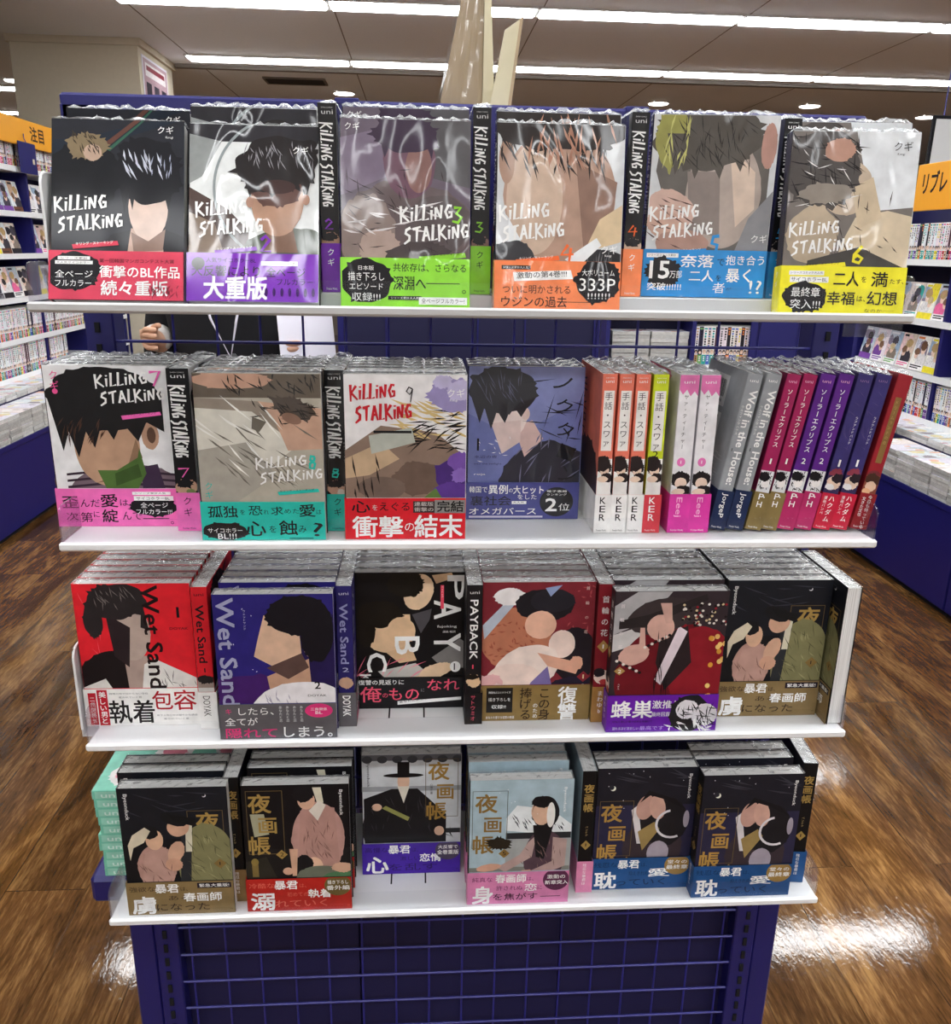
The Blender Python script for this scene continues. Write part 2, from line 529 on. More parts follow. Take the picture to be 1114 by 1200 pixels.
SHELF = [1.383, 1.133, 0.888, 0.6405]
DECK = [z + (0.007 if i else 0.0045) for i, z in enumerate(SHELF)]
SHN = ['top', 'second', 'third', 'bottom']
for i, zb in enumerate(SHELF):
    s = empty('shelf', (0, 0, zb))
    tag(s, 'white steel shelf with clear front guard, %s of four on the rack' % ['topmost', 'second down', 'third down', 'lowest'][i], 'shelf', 'white rack shelves')
    b = MB()
    b.box(-0.45, 0.45, 0.0, 0.195, 0.0002, 0.007 if i else 0.0044)
    b.box(-0.45, 0.45, -0.001, 0.002, -0.001, 0.0)
    b.build('deck', M['white'] if i else M['grey_plate'], s)
    b = MB(); b.box(-0.4505, 0.4505, -0.007, -0.0005, 0.0, 0.0095, bev=0.002)
    b.build('front_lip', M['white'] if i else M['grey_plate'], s)
    b = MB(); b.box(-0.44, 0.44, -0.0004, 0.0008, 0.0072 if i else 0.0047, 0.034)
    b.build('front_guard', M['acrylic'], s)
    for sx in (-1, 1):
        b = MB(); b.prism(rounded(0.001, 0.034 if (i, sx) == (2, -1) else 0.055, 0.0072, 0.047, 0.012), 'x', sx * 0.4495 - 0.001, sx * 0.4495 + 0.001)
        b.build('end_stop', M['acrylic_grey'] if (i, sx) != (3, 1) else M['acrylic'], s)
    if i == 0:
        b = MB(); b.box(-0.42, 0.445, 0.037, 0.193, 0.0045, 0.020, bev=0.001)
        b.build('riser', M['grey_plate'], s)
        b = MB(); b.box(0.385, 0.4495, 0.012, 0.0135, -0.016, -0.0005)
        b.build('price_rail', M['acrylic_grey'], s)
    if i in (2, 3):
        for x in ((-0.105, -0.062) if i == 2 else (-0.105, -0.06)):
            b = MB(); b.box(x - 0.001, x + 0.001, 0.045, 0.075, 0.0066, 0.0071); b.build('slot', M['slot'], s)

for (x, y0, y1, z0, hgt, lab) in ((-0.4385, 0.032, 0.15, DECK[0], 0.127, 'white steel bookend, face greyed for shade, at the end of the topmost shelf'),
                                  (-0.4668, 0.03, 0.14, DECK[2], 0.105, 'thin white steel bookend beside the red paperbacks on the third shelf')):
    be = empty('bookend', (x, (y0 + y1) / 2, z0))
    hy = (y1 - y0) / 2
    b = MB(); b.prism(rounded(-hy, hy, -0.0088 if z0 == DECK[2] else 0.0, hgt, 0.014), 'x', -0.0008, 0.0008); b.build('plate', M['grey_plate'], be)  # plate face coloured grey to stand for the shade on it
    b = MB(); out = rounded(-hy, hy, 0.0, hgt, 0.014)
    b.tube([(0, p[0], p[1]) for p in out[1:]] + [(0, -hy, 0.001)], 0.0014, 6); b.build('rim', M['white'], be)
    if z0 == DECK[2]:
        b = MB(); b.box(0.0008, 0.05, -hy, hy, -0.0088, -0.0073); b.build('foot', M['grey_plate'], be)
    tag(be, lab, 'bookend')

# ------------------------------------------------------------------ printed covers
FONT = {}
def glyphs(s, bold=0.0):
    """filled outline of a line of text: vertices, faces, bounding box"""
    bold = 0.0
    key = (s, bold)
    if key not in FONT:
        cu = bpy.data.curves.new('lettering', 'FONT')
        cu.body = s; cu.size = 1; cu.resolution_u = 2; cu.offset = bold
        o = bpy.data.objects.new('lettering', cu)
        COL.objects.link(o)
        dg = bpy.context.evaluated_depsgraph_get()
        me = bpy.data.meshes.new_from_object(o.evaluated_get(dg))
        v = [(p.co.x, p.co.y) for p in me.vertices]
        f = [list(p.vertices) for p in me.polygons]
        bpy.data.meshes.remove(me); bpy.data.objects.remove(o); bpy.data.curves.remove(cu)
        if not v: v, f = [(0, 0), (0.01, 0), (0, 0.01)], [[0, 1, 2]]
        xs = [p[0] for p in v]; ys = [p[1] for p in v]
        FONT[key] = (v, f, (min(xs), min(ys), max(xs), max(ys)))
    return FONT[key]

def clip_poly(pts, u0, v0, u1, v1):
    def cut(p, inside, inter):
        out = []
        for i in range(len(p)):
            a, c = p[i - 1], p[i]
            if inside(c):
                if not inside(a): out.append(inter(a, c))
                out.append(c)
            elif inside(a): out.append(inter(a, c))
        return out
    def ix(X): return lambda a, c: (X, a[1] + (c[1] - a[1]) * (X - a[0]) / (c[0] - a[0]))
    def iy(Y): return lambda a, c: (a[0] + (c[0] - a[0]) * (Y - a[1]) / (c[1] - a[1]), Y)
    for ins, it in ((lambda p: p[0] >= u0, ix(u0)), (lambda p: p[0] <= u1, ix(u1)), (lambda p: p[1] >= v0, iy(v0)), (lambda p: p[1] <= v1, iy(v1))):
        pts = cut(pts, ins, it)
        if len(pts) < 3: return []
    return pts

# brush letters as strokes in a unit box
BRUSH = {
    'K': [[(.12, 1.1), (.02, -.12)], [(.66, 1.0), (.1, .45)], [(.12, .52), (.7, -.02)]],
    'i': [[(.16, .68), (.08, 0)], [(.2, .95), (.2, .84)]],
    'L': [[(.2, 1.12), (.02, .0), (.5, .08)]],
    'N': [[(.12, .85), (0, 0)], [(.12, .85), (.46, .05)], [(.62, .98), (.46, .05)]],
    'G': [[(.62, .86), (.34, .93), (.05, .5), (.2, .05), (.52, .12), (.58, .42)], [(.3, .44), (.66, .44)]],
    'S': [[(.66, 1.0), (.26, .86), (.16, .62), (.5, .42), (.44, .12), (-.05, -.12)]],
    'T': [[(0, .88), (.75, 1.02)], [(.4, .95), (.26, -.02)]],
    'A': [[(0, -.02), (.36, 1.02)], [(.36, 1.02), (.62, -.02)], [(.1, .36), (.58, .4)]],
    '2': [[(.05, .75), (.3, 1.0), (.52, .75), (.05, .05), (.6, .05)]],
    '3': [[(.1, .95), (.5, .95), (.25, .58), (.55, .35), (.35, .02), (.0, .1)]],
    '4': [[(.35, 1.0), (.0, .35), (.65, .4)], [(.5, .8), (.42, -.1)]],
    '5': [[(.6, 1.0), (.2, .95), (.12, .58), (.5, .5), (.45, .1), (.0, .02)]],
    '6': [[(.5, 1.05), (.12, .5), (.1, .12), (.4, .02), (.55, .3), (.3, .48), (.1, .3)]],
    '7': [[(.0, .92), (.6, .98), (.2, -.05)]],
    '8': [[(.5, .9), (.2, .98), (.15, .7), (.5, .4), (.4, .03), (.1, .1), (.12, .4), (.45, .68), (.5, .9)]],
    '9': [[(.5, .85), (.25, .98), (.08, .7), (.3, .5), (.5, .85), (.35, .0)]],
}
class Art:
    """flat ink shapes on one face, u across and v down, both 0..1, of a face W x H metres"""
    def __init__(s, W, H, v1=1.0, seed=1):
        s.W, s.H, s.v1 = W, H, v1
        s.L = []
        s.k = 0
        s.hold = False
        s.r = random.Random(seed)
    def put(s, pts, faces, col, fat=0.0):
        if not s.hold: s.k += 1
        pts = [(min(.996, max(.004, p[0])), min(.996, max(.002, p[1]))) for p in pts]
        s.L.append((pts, faces, hx(col), s.k))
        if fat:
            for j, (dx, dy) in enumerate(((fat, 0), (0, fat), (fat, fat))):
                s.L.append(([(p[0] + dx / s.W, p[1] + dy / s.H) for p in pts], faces, hx(col), s.k + .4 * (j + 1)))
            s.k += 1
    def poly(s, pts, col):
        p = clip_poly(list(pts), 0, 0, 1, s.v1)
        if p: s.put(p, [list(range(len(p)))], col)
        return s
    def rect(s, u0, v0, u1, v1, col):
        return s.poly([(u0, v0), (u1, v0), (u1, v1), (u0, v1)], col)
    def ell(s, cu, cv, ru, rv, col, jag=0.0, rot=0.0, n=40):
        pts = []
        if jag: n = 64
        ph = [s.r.uniform(0, 6.28) for _ in range(3)]
        for i in range(n):
            a = 2 * math.pi * i / n
            k = 1
            if jag:
                k += jag * .35 * (math.sin(2 * a + ph[0]) + .7 * math.sin(5 * a + ph[1]) + .5 * math.sin(9 * a + ph[2]))
                if s.r.random() < .2: k += jag * s.r.uniform(.5, 1.3)
            x, y = ru * k * math.cos(a), rv * k * math.sin(a)
            c, sn = math.cos(math.radians(rot)), math.sin(math.radians(rot))
            X, Y = x * s.W, y * s.H
            pts.append((cu + (X * c - Y * sn) / s.W, cv + (X * sn + Y * c) / s.H))
        return s.poly(pts, col)
    def hatch(s, cu, cv, ru, rv, n, ang, length, w, col, spread=25):
        s.k += 1; s.hold = True
        for _ in range(n):
            a = math.radians(ang + s.r.uniform(-spread, spread))
            x, y = cu + s.r.uniform(-ru, ru), cv + s.r.uniform(-rv, rv)
            l = length * s.r.uniform(.5, 1.2)
            dx, dy = math.cos(a) * l, math.sin(a) * l * s.W / s.H
            nx, ny = -math.sin(a) * w, math.cos(a) * w * s.W / s.H
            s.poly([(x - dx / 2, y - dy / 2), (x + nx, y + ny), (x + dx / 2, y + dy / 2), (x - nx * .4, y - ny * .4)], col)
        s.hold = False
        return s
    def txt(s, t, x, y, h, col, w=None, b=0.0, rot=0.0, shear=0.0):
        v, f, (x0, y0, x1, y1) = glyphs(t, b)
        if t == '1' and w and rot != 90: x += w * .28; w *= .45
        if rot == 90:
            k = h * s.W / (y1 - y0); kx = k if w is None else w * s.H / (x1 - x0)
            pts = [(x + (py - y0) * k / s.W, y + (px - x0) * kx / s.H) for px, py in v]
        else:
            k = h * s.H / (y1 - y0); kx = k if w is None else w * s.W / (x1 - x0)
            c, sn = math.cos(math.radians(rot)), math.sin(math.radians(rot))
            pts = []
            for px, py in v:
                X, Y = (px - x0) * kx + shear * (py - y0) * k, (py - y0) * k
                pts.append((x + (X * c + Y * sn) / s.W, y + h - (Y * c - X * sn) / s.H))
        s.put(pts, f, col, b * k * 1.1)
        return s
    def vtxt(s, t, x, y, size, col, b=0.0, pitch=1.08):
        """a column of upright characters, centred on x"""
        k = size * s.W
        s.k += 1; s.hold = True
        for i, ch in enumerate(t):
            if ch == ' ': continue
            v, f, (x0, y0, x1, y1) = glyphs(ch, b)
            cx, cy = (x0 + x1) / 2, (y0 + y1) / 2
            if ch in 'ー―─…': q = [(-(py - cy), -(px - cx)) for px, py in v]
            else: q = [(px - cx, py - 0.37) for px, py in v]
            s.put([(x + px * k / s.W, y + (k * (0.5 + pitch * i) - py * k) / s.H) for px, py in q], f, col, b * k * 1.1)
        s.hold = False
        return s
    def brush(s, t, x, y, h, w, col, tilt=0.0, thick=0.2, rot90=False):
        n = len(t)
        hh = h * (s.W if rot90 else s.H)
        adv = [(.42 if ch == 'i' else .62 if ch == 'L' else .85) for ch in t]
        kx = w * (s.H if rot90 else s.W) / sum(adv)
        X0 = 0.0
        for ch, ad in zip(t, adv):
            for st in BRUSH.get(ch, []):
                P = [Vector((X0 + px * kx, py * hh)) for px, py in st]
                left, right = [], []
                for i, p in enumerate(P):
                    d = (P[min(i + 1, len(P) - 1)] - P[max(i - 1, 0)]).normalized()
                    nn = Vector((-d.y, d.x))
                    tw = thick * hh * (0.5 if i == 0 else 0.32 if i == len(P) - 1 else 0.5)
                    left.append(p + nn * tw); right.append(p - nn * tw)
                ring = left + right[::-1]
                c, sn = math.cos(math.radians(tilt)), math.sin(math.radians(tilt))
                q = []
                for p in ring:
                    if rot90: q.append((x + p.y / s.W, y + p.x / s.H))
                    else: q.append((x + (p.x * c - p.y * sn) / s.W, y + h - (p.x * sn + p.y * c) / s.H))
                m_ = len(P)
                s.put(q, [[i, i + 1, 2 * m_ - 2 - i, 2 * m_ - 1 - i] for i in range(m_ - 1)], col)
            X0 += ad * kx
        return s
    def title(s, x, y, w, col, tilt=5, h=.075):
        s.brush('KiLLiNG', x, y, h, w * .82, col, tilt)
        s.brush('STALKiNG', x + .03, y + h * 1.45, h, w, col, tilt)
        return s

def stamp(mb, art, frame, gap=0.00002):
    """lay the ink shapes on a face: frame = (corner, u axis, v axis, normal) in metres"""
    o, U, V, N = [Vector(q) for q in frame]
    for pts, faces, col, k in art.L:
        off = N * (0.00008 + gap * k)
        mb.add([o + U * (p[0] * art.W) + V * (p[1] * art.H) + off for p in pts], faces, 0, col)

def book(d):
    """meshes of one title: cover, pages, paper band, film seam; front at y=0 looking to -y, spine at -x"""
    w, h, t, bf = d['w'], d['h'], d['t'], d['band']
    c = MB()
    fr, sp, bk = hx(d['front']), hx(d['spine']), hx(d['back'])
    e = 0.0006
    c.box(-w / 2 + .001, w / 2, 0, e, 0, h, 0, fr)
    c.box(-w / 2 + .001, w / 2, t - e, t, 0, h, 0, bk)
    n = 5
    prof = [(-w / 2 + .001 - .001 * math.sin(a) if i < n else 0, 0) for i, a in enumerate([0] * n)]
    c.box(-w / 2, -w / 2 + .001, .0006, t - .0006, 0, h, 0, sp)
    c.box(-w / 2 + .0002, -w / 2 + .001, 0.0002, .0006, 0, h, 0, sp)
    c.box(-w / 2 + .0002, -w / 2 + .001, t - .0006, t - .0002, 0, h, 0, sp)
    A = Art(w, h, 1 - bf, d['seed']); d['art'](A)
    stamp(c, A, ((-w / 2, 0, h), (1, 0, 0), (0, 0, -1), (0, -1, 0)))
    S = Art(t, h, 1 - bf, d['seed']); d['sp'](S)
    stamp(c, S, ((-w / 2, t, h), (0, -1, 0), (0, 0, -1), (-1, 0, 0)))
    if d.get('bk'):
        B = Art(w, h, 1 - bf, d['seed']); d['bk'](B)
        stamp(c, B, ((w / 2, t, h), (-1, 0, 0), (0, 0, -1), (0, 1, 0)))
    out = {'cover': c.mesh('cover', [M[d.get('mat', 'film_print')]])}
    p = MB(); p.box(-w / 2 + .0012, w / 2 - .0015, e + .0001, t - e - .0001, 0.001, h - 0.0015, 0)
    out['pages'] = p.mesh('pages', [M['pages']])
    if bf and d.get('obi'):
        q = MB(); hb = h * bf; bc = hx(d['bcol']); g = .0022; sc = hx(d.get('bspine', d['bcol']))
        q.box(-w / 2 - .0006, w / 2, -g, -g + .0004, 0.0002, hb, 0, bc)
        q.box(-w / 2 - .0012, -w / 2 - .0008, -g, t + .0006, 0.0002, hb, 0, sc)
        q.box(-w / 2 - .0006, w / 2, t + .0002, t + .0006, 0.0002, hb, 0, hx(d.get('bback', d['bcol'])))
        O = Art(w, hb, 1.0, d['seed'] + 5); d['obi'](O)
        stamp(q, O, ((-w / 2, -g, hb), (1, 0, 0), (0, 0, -1), (0, -1, 0)))
        if d.get('obis'):
            P = Art(t, hb, 1.0, d['seed'] + 5); d['obis'](P)
            stamp(q, P, ((-w / 2 - .0012, t, hb), (0, -1, 0), (0, 0, -1), (-1, 0, 0)))
        out['paper_band'] = q.mesh('paper_band', [M[d.get('mat', 'film_print')]])
    k = MB(); r = random.Random(d['seed'] + 9); nx, ny = 30, 4
    amp = d.get('crumple', 0.0022)
    vs = []
    for j in range(ny + 1):
        for i in range(nx + 1):
            edge = (i in (0, nx)) or (j in (0, ny))
            vs.append((-w / 2 + w * i / nx + (0 if edge else r.uniform(-.0015, .0015)), t * j / ny, h + .0003 + (r.uniform(0, amp * .35) if edge else r.uniform(0.0, amp))))
    k.add(vs, [(j * (nx + 1) + i, j * (nx + 1) + i + 1, (j + 1) * (nx + 1) + i + 1, (j + 1) * (nx + 1) + i) for j in range(ny) for i in range(nx)])
    out['shrink_film'] = k.mesh('shrink_film', [M['wrap']])
    return out

BOOKS = {}
def place(d, loc, label, group=None, rz=0.0, lean=0.0, tilt=0.0):
    d.setdefault('mat', 'film_print')
    """one paperback: loc is the bottom front edge's middle; lean tips it back, tilt tips it sideways (degrees)"""
    key = d['key']
    if key not in BOOKS: BOOKS[key] = book(d)
    o = empty('paperback_book', loc)
    o.rotation_mode = 'XYZ'
    R = Matrix.Rotation(math.radians(tilt), 4, 'Y') @ Matrix.Rotation(math.radians(rz), 4, 'Z') @ Matrix.Rotation(math.radians(-lean), 4, 'X')
    o.rotation_euler = R.to_euler()
    for nm, me in BOOKS[key].items():
        if nm == 'shrink_film' and d.get('nofilm'): continue
        link(bpy.data.objects.new(nm, me), o)
    tag(o, label, 'book', group)
    return o

# ------------------------------------------------------------------ the titles on the rack
DES = {}
def design(key, **kw):
    d = dict(key=key, w=.13, h=.182, t=.0185, band=.27, front='202228', spine='141417', back='2a2a30', seed=len(DES) + 11,
             bcol='888888', art=lambda a: None, sp=lambda a: None)
    d.update(kw); DES[key] = d
W_, K_ = 'f4f4f2', '17151a'

def blob(a, u, v, txts, col=K_, ru=.17, rv=.34):
    """dark splash with small white lines of text on a paper band"""
    a.ell(u, v, ru, rv, col, .12)
    for t, dx, dy, h, w in txts: a.txt(t, u + dx, v + dy, h, W_, w)
def ks_spine(num, ncol, c1, c2):
    def f(s):
        s.txt('DARIA COMICS', .2, .02, .006, 'c8c8c8', .6).txt('uni', .2, .034, .022, 'd8d8d8', .62)
        s.brush('KiLLiNG', .12, .1, .62, .2, W_, rot90=True, thick=.16)
        s.brush('STALKiNG', .12, .31, .62, .23, W_, rot90=True, thick=.16)
        s.brush(num, .2, .6, .055, .66, ncol, thick=.2)
        s.ell(.5, .72, .5, .05, c1, .1).ell(.45, .695, .4, .025, K_, .3).ell(.7, .75, .2, .02, c2, .2)
    return f
def ks_obis(col):
    def f(s):
        s.vtxt('クギ', .5, .1, .42, col, 0, 1.3)
        s.txt('Frontier Works', .2, .9, .05, col, .6)
    return f
def ks(key, n, front, art, ncol, bcol, obi, c1, c2, obs=W_, **kw):
    kw.setdefault('crumple', .006)
    kw.setdefault('mat', 'crumpled_print' if n in '234568' else 'film_print')
    design(key, front=front, art=art, sp=ks_spine(n, ncol, c1, c2), bcol=bcol, obi=obi, obis=ks_obis(obs), **kw)

def art1(a):
    a.poly([(.0, .12), (.25, .1), (.75, 0), (.95, 0), (.3, .16), (0, .3)], '1c2430').poly([(.28, .2), (.62, 0), (.67, 0), (.34, .2)], '5c3a30').poly([(.36, .2), (.68, 0), (.7, 0), (.4, .2)], '2f5a48')
    a.ell(.22, .32, .3, .18, '131419', .08).ell(.27, .15, .14, .075, '7c6c52', .2).ell(.31, .185, .07, .045, 'b59a86', .06).hatch(.26, .13, .1, .05, 22, 60, .07, .008, '3c3226')
    a.ell(.72, .8, .42, .2, '1a1a20', .05).poly([(.6, .6), (.82, .6), (.86, .8), (.56, .8)], 'c4a797').ell(.73, .48, .15, .185, 'dcc5b8', .02)
    a.poly([(.6, .62), (.73, .67), (.86, .6), (.84, .72), (.62, .73)], '8d7468').ell(.73, .28, .25, .18, '15151b', .12)
    a.poly([(.5, .3), (.55, .52), (.58, .4), (.61, .5), (.64, .36), (.7, .46), (.74, .34), (.8, .45), (.83, .35), (.88, .5), (.94, .3)], '15151b')
    a.hatch(.68, .24, .14, .05, 16, 70, .13, .012, 'c5c9d6', 14).hatch(.84, .25, .1, .05, 8, 100, .1, .008, '9aa0b4', 14)
    a.txt('クギ', .80, .03, .042, W_).txt('Koogi', .86, .085, .016, W_)
    a.title(.03, .44, .5, W_).poly([(.16, .695), (.5, .672), (.51, .695), (.17, .72)], 'd43450').txt('キリング・ストーキング', .19, .684, .016, W_, .28, rot=-4)
def obi1(o):
    blob(o, .17, .42, [('全ページ', -.13, -.02, .15, .28), ('フルカラー', -.13, .18, .13, .27)], ru=.2, rv=.4)
    o.rect(.06, .12, .3, .19, W_).txt('シリーズ累計', .08, .135, .045, K_, .2).rect(.04, .21, .32, .28, W_).txt('大人気サイコホラー', .05, .225, .045, K_, .25)
    o.txt('第一回韓国マンガコンテスト大賞', .37, .16, .08, K_, .56).txt('衝撃のBL作品', .37, .3, .24, W_, .6, .02).txt('続々重版', .38, .6, .3, W_, .5, .03)
    o.hatch(.86, .8, .12, .1, 26, 100, .08, .006, '7d1e30', 40)
ks('ks1', '1', '23242b', art1, 'd43450', 'd6415b', obi1, 'd8bfae', 'c8a894')

def art2(a):
    a.rect(0, 0, 1, .1, '26252b').poly([(0, .06), (.25, .1), (.1, .3), (0, .34)], '8d9190').poly([(.0, .36), (.3, .48), (.46, .6), (.46, .8), (0, .8)], '4f3f3a').poly([(0, .5), (.2, .56), (.3, .8), (0, .8)], '8a7a6c')
    for k in range(26):
        t0, t1 = math.radians(118 + k * 5.2), math.radians(118 + (k + 1) * 5.2)
        p = lambda r, t: (.75 + r * math.cos(t) * 1.35, .36 - r * math.sin(t))
        a.poly([p(.42, t0), p(.42, t1), p(.405, t1), p(.405, t0)], '8d9596')
    a.ell(.78, .78, .42, .2, '4c5347', .05).poly([(.6, .58), (.8, .58), (.84, .72), (.58, .72)], '7e6152').ell(.68, .43, .2, .2, 'ad8872', .02).ell(.68, .36, .2, .1, '5d423c', .12)
    a.ell(.68, .22, .33, .15, '1d191b', .2).poly([(.4, .25), (.47, .42), (.5, .3), (.55, .38), (.6, .28), (.66, .37), (.72, .28), (.8, .38), (.84, .28), (.9, .42), (.98, .2)], '1d191b')
    a.hatch(.7, .17, .28, .06, 40, 80, .1, .006, '8b8a90', 30).ell(.68, .35, .14, .04, '3a2624').ell(.47, .44, .03, .03, 'a98370').ell(.9, .42, .03, .03, 'a98370')
    a.txt('クギ', .8, .12, .042, W_).title(.06, .45, .5, W_).brush('2', .55, .63, .09, .12, '7a2fb0').poly([(.2, .715), (.52, .69), (.53, .712), (.21, .735)], '7a2fb0').txt('キリング・ストーキング', .22, .7, .014, W_, .27, rot=-4)
def obi2(o):
    o.ell(.08, .22, .05, .12, K_).txt('大反響により', .03, .26, .22, K_, .52, .01).txt('大重版', .12, .48, .46, W_, .48, .04)
    o.rect(.56, .16, .84, .25, W_).txt('エピソード・シリーズ人気', .57, .175, .05, K_, .25).txt('全ページ', .6, .28, .2, K_, .3).txt('フルカラー', .68, .52, .13, K_, .28).txt('人気サイコホラーBL', .14, .1, .1, K_, .38)
    for k in range(7): o.ell(.6 + .06 * k, .8, .012, .09, '3d1160')
ks('ks2', '2', 'dcdfde', art2, '8a3cc0', '7b2fb4', obi2, 'b58a72', '8a3cc0')

def art3(a):
    a.poly([(.6, .0), (1, 0), (1, .35), (.7, .3)], '565457').poly([(0, .1), (.3, .05), (.35, .3), (0, .4)], '7a6d80')
    a.ell(.5, .62, .56, .3, '66595a', .05).ell(.2, .6, .22, .2, '8a7a74', .06).ell(.75, .55, .25, .16, '5b5152', .06).ell(.53, .22, .2, .19, '6d4f5e', .02).ell(.6, .25, .1, .13, '87645f', .02)
    a.ell(.5, .08, .25, .09, '3b2d41', .15).poly([(.3, .08), (.34, .2), (.4, .1), (.46, .18), (.5, .1), (.58, .17), (.64, .09), (.7, .2), (.74, .06)], '3b2d41')
    a.ell(.3, .68, .16, .1, 'b09a90', .1).ell(.6, .72, .25, .08, '4a4142', .1).hatch(.45, .5, .4, .25, 40, 30, .12, .006, '3a3034', 60).hatch(.4, .5, .35, .1, 14, 10, .2, .012, 'd9d4d4', 25)
    a.txt('クギ', .04, .02, .04, W_).title(.46, .46, .52, W_).brush('3', .86, .45, .085, .11, '8fd43a').poly([(.6, .72), (.96, .695), (.97, .72), (.61, .745)], '8fd43a').txt('キリング・ストーキング', .63, .708, .014, K_, .29, rot=-4)
def obi3(o):
    blob(o, .19, .46, [('日本版', -.06, -.3, .09, .12), ('描き下ろし', -.14, -.17, .17, .28), ('エピソード', -.13, .05, .13, .26), ('収録!!!', -.11, .24, .17, .22)], ru=.19, rv=.46)
    o.txt('共依存は、さらなる', .4, .1, .17, K_, .57).txt('深淵へ───', .4, .36, .28, K_, .52, .01).txt('。', .94, .62, .08, K_)
    o.rect(.36, .76, .62, .84, K_).txt('シリーズ累計大人気', .38, .775, .05, W_, .22).rect(.6, .78, .98, .93, W_).txt('全ページフルカラー!', .62, .8, .1, K_, .34)
ks('ks3', '3', '675c69', art3, '8fd43a', '93e03e', obi3, '87645f', '3b2d41', K_)

def art4(a):
    a.ell(.5, .38, .44, .36, 'b1917f', .01).ell(.3, .4, .22, .3, 'c9b09c', .02).poly([(.62, .2), (.95, .3), (.9, .62), (.7, .68)], '8c6e60').poly([(.82, .5), (1, .42), (1, .62), (.7, .68)], 'd8c09c')
    a.poly([(0, .42), (.1, .5), (.16, .8), (0, .8)], 'd4d6d8').ell(.08, .2, .06, .12, 'ab8a77', .03).poly([(.1, .5), (.2, .62), (.18, .74), (.1, .64)], 'eceff0')
    a.ell(.5, .04, .5, .1, '2b2524', .15).hatch(.45, .14, .42, .1, 60, 75, .2, .012, '2b2524', 30).hatch(.6, .12, .34, .09, 30, 85, .2, .014, 'b58670', 25)
    a.ell(.83, .8, .28, .14, '2a2a2d', .05).hatch(.82, .76, .17, .07, 34, 92, .14, .005, '6a6a6e', 8).poly([(.55, .72), (.8, .6), (.84, .64), (.66, .76)], 'e8ebec')
    a.ell(.15, .8, .2, .18, '3b3b3f', .1).txt('クギ', .84, .64, .045, W_).txt('Koogi', .87, .69, .015, W_)
    a.title(.03, .44, .5, W_).brush('4', .52, .64, .085, .13, 'f2703a').poly([(.16, .725), (.5, .7), (.51, .725), (.17, .75)], 'f2703a').txt('キリング・ストーキング', .19, .712, .014, W_, .27, rot=-4)
def obi4(o):
    o.rect(.05, .1, .28, .18, K_).txt('シリーズ累計大人気', .06, .115, .05, W_, .2).poly([(.14, .24), (.6, .18), (.62, .36), (.15, .42)], W_).txt('激動の第4巻!!!', .17, .24, .13, K_, .4, .01, rot=-3)
    blob(o, .82, .4, [('大ボリューム', -.13, -.24, .13, .26), ('333P', -.15, -.06, .26, .29), ('!!!!!!!', -.08, .24, .12, .18)], ru=.18, rv=.42)
    o.txt('ついに明かされる', .06, .5, .17, K_, .54).txt('ウジンの過去───', .05, .72, .22, K_, .8, .01)
ks('ks4', '4', 'cdd0d2', art4, 'f2703a', 'f98b57', obi4, 'c9b09c', 'f2703a')

def art5(a):
    a.poly([(.1, 0), (.8, 0), (.95, .2), (.95, .8), (.3, .8), (.05, .3)], '69645f').ell(.6, .42, .3, .3, 'b3a49a', .01).poly([(.62, .16), (.84, .3), (.86, .5), (.72, .6)], 'd9c4b2').poly([(.3, .3), (.56, .3), (.6, .66), (.35, .62)], '8c807a')
    a.ell(.45, .12, .42, .17, '55504a', .15).ell(.16, .12, .12, .17, '9c9a55', .15).poly([(.12, .1), (.2, .32), (.28, .2), (.36, .34), (.44, .2), (.56, .34), (.62, .18), (.72, .3), (.8, .1)], '55504a').hatch(.45, .15, .35, .12, 60, 70, .16, .006, '2b2826', 40).hatch(.2, .14, .1, .1, 12, 95, .16, .012, 'c8c67a', 15)
    a.ell(.93, .16, .06, .12, 'bb9083', .05).ell(.2, .5, .2, .09, 'd4b3a5', .06, 25).ell(.17, .6, .17, .08, 'cca796', .06, 20).ell(.3, .7, .22, .08, 'b38e80', .06).hatch(.2, .58, .16, .14, 14, 30, .14, .008, '5e4640', 20)
    a.poly([(.82, .55), (1, .4), (1, .8), (.7, .8)], '8f8f93')
    a.txt('クギ', .86, .64, .045, W_).title(.03, .5, .5, W_, h=.07).brush('5', .53, .65, .1, .1, '2b90d6').poly([(.16, .745), (.5, .72), (.51, .74), (.17, .765)], '2b90d6').txt('キリング・ストーキング', .19, .732, .013, W_, .27, rot=-4)
def obi5(o):
    o.rect(.02, .08, .28, .17, W_).txt('シリーズコミック累計', .03, .095, .05, K_, .23).ell(.16, .48, .14, .3, K_, .15).txt('15', .05, .24, .36, W_, .16, .03).txt('万部', .22, .44, .16, W_, .1).txt('突破!!!!!!', .04, .7, .16, W_, .28, .02)
    o.txt('奈落', .3, .1, .26, W_, .27, .02).txt('で', .6, .18, .14, K_).txt('抱き合う', .67, .1, .2, W_, .31, .01).txt('二人', .38, .42, .24, W_, .2, .01).txt('を', .6, .52, .12, K_).txt('暴く', .68, .38, .28, W_, .2, .02).txt('者', .58, .68, .22, W_, .1).txt('が──', .69, .78, .06, K_, .15).txt('!?', .88, .62, .28, W_, .1)
ks('ks5', '5', 'd9dcde', art5, '2b90d6', '2a90d8', obi5, 'b3a49a', '8c807a')

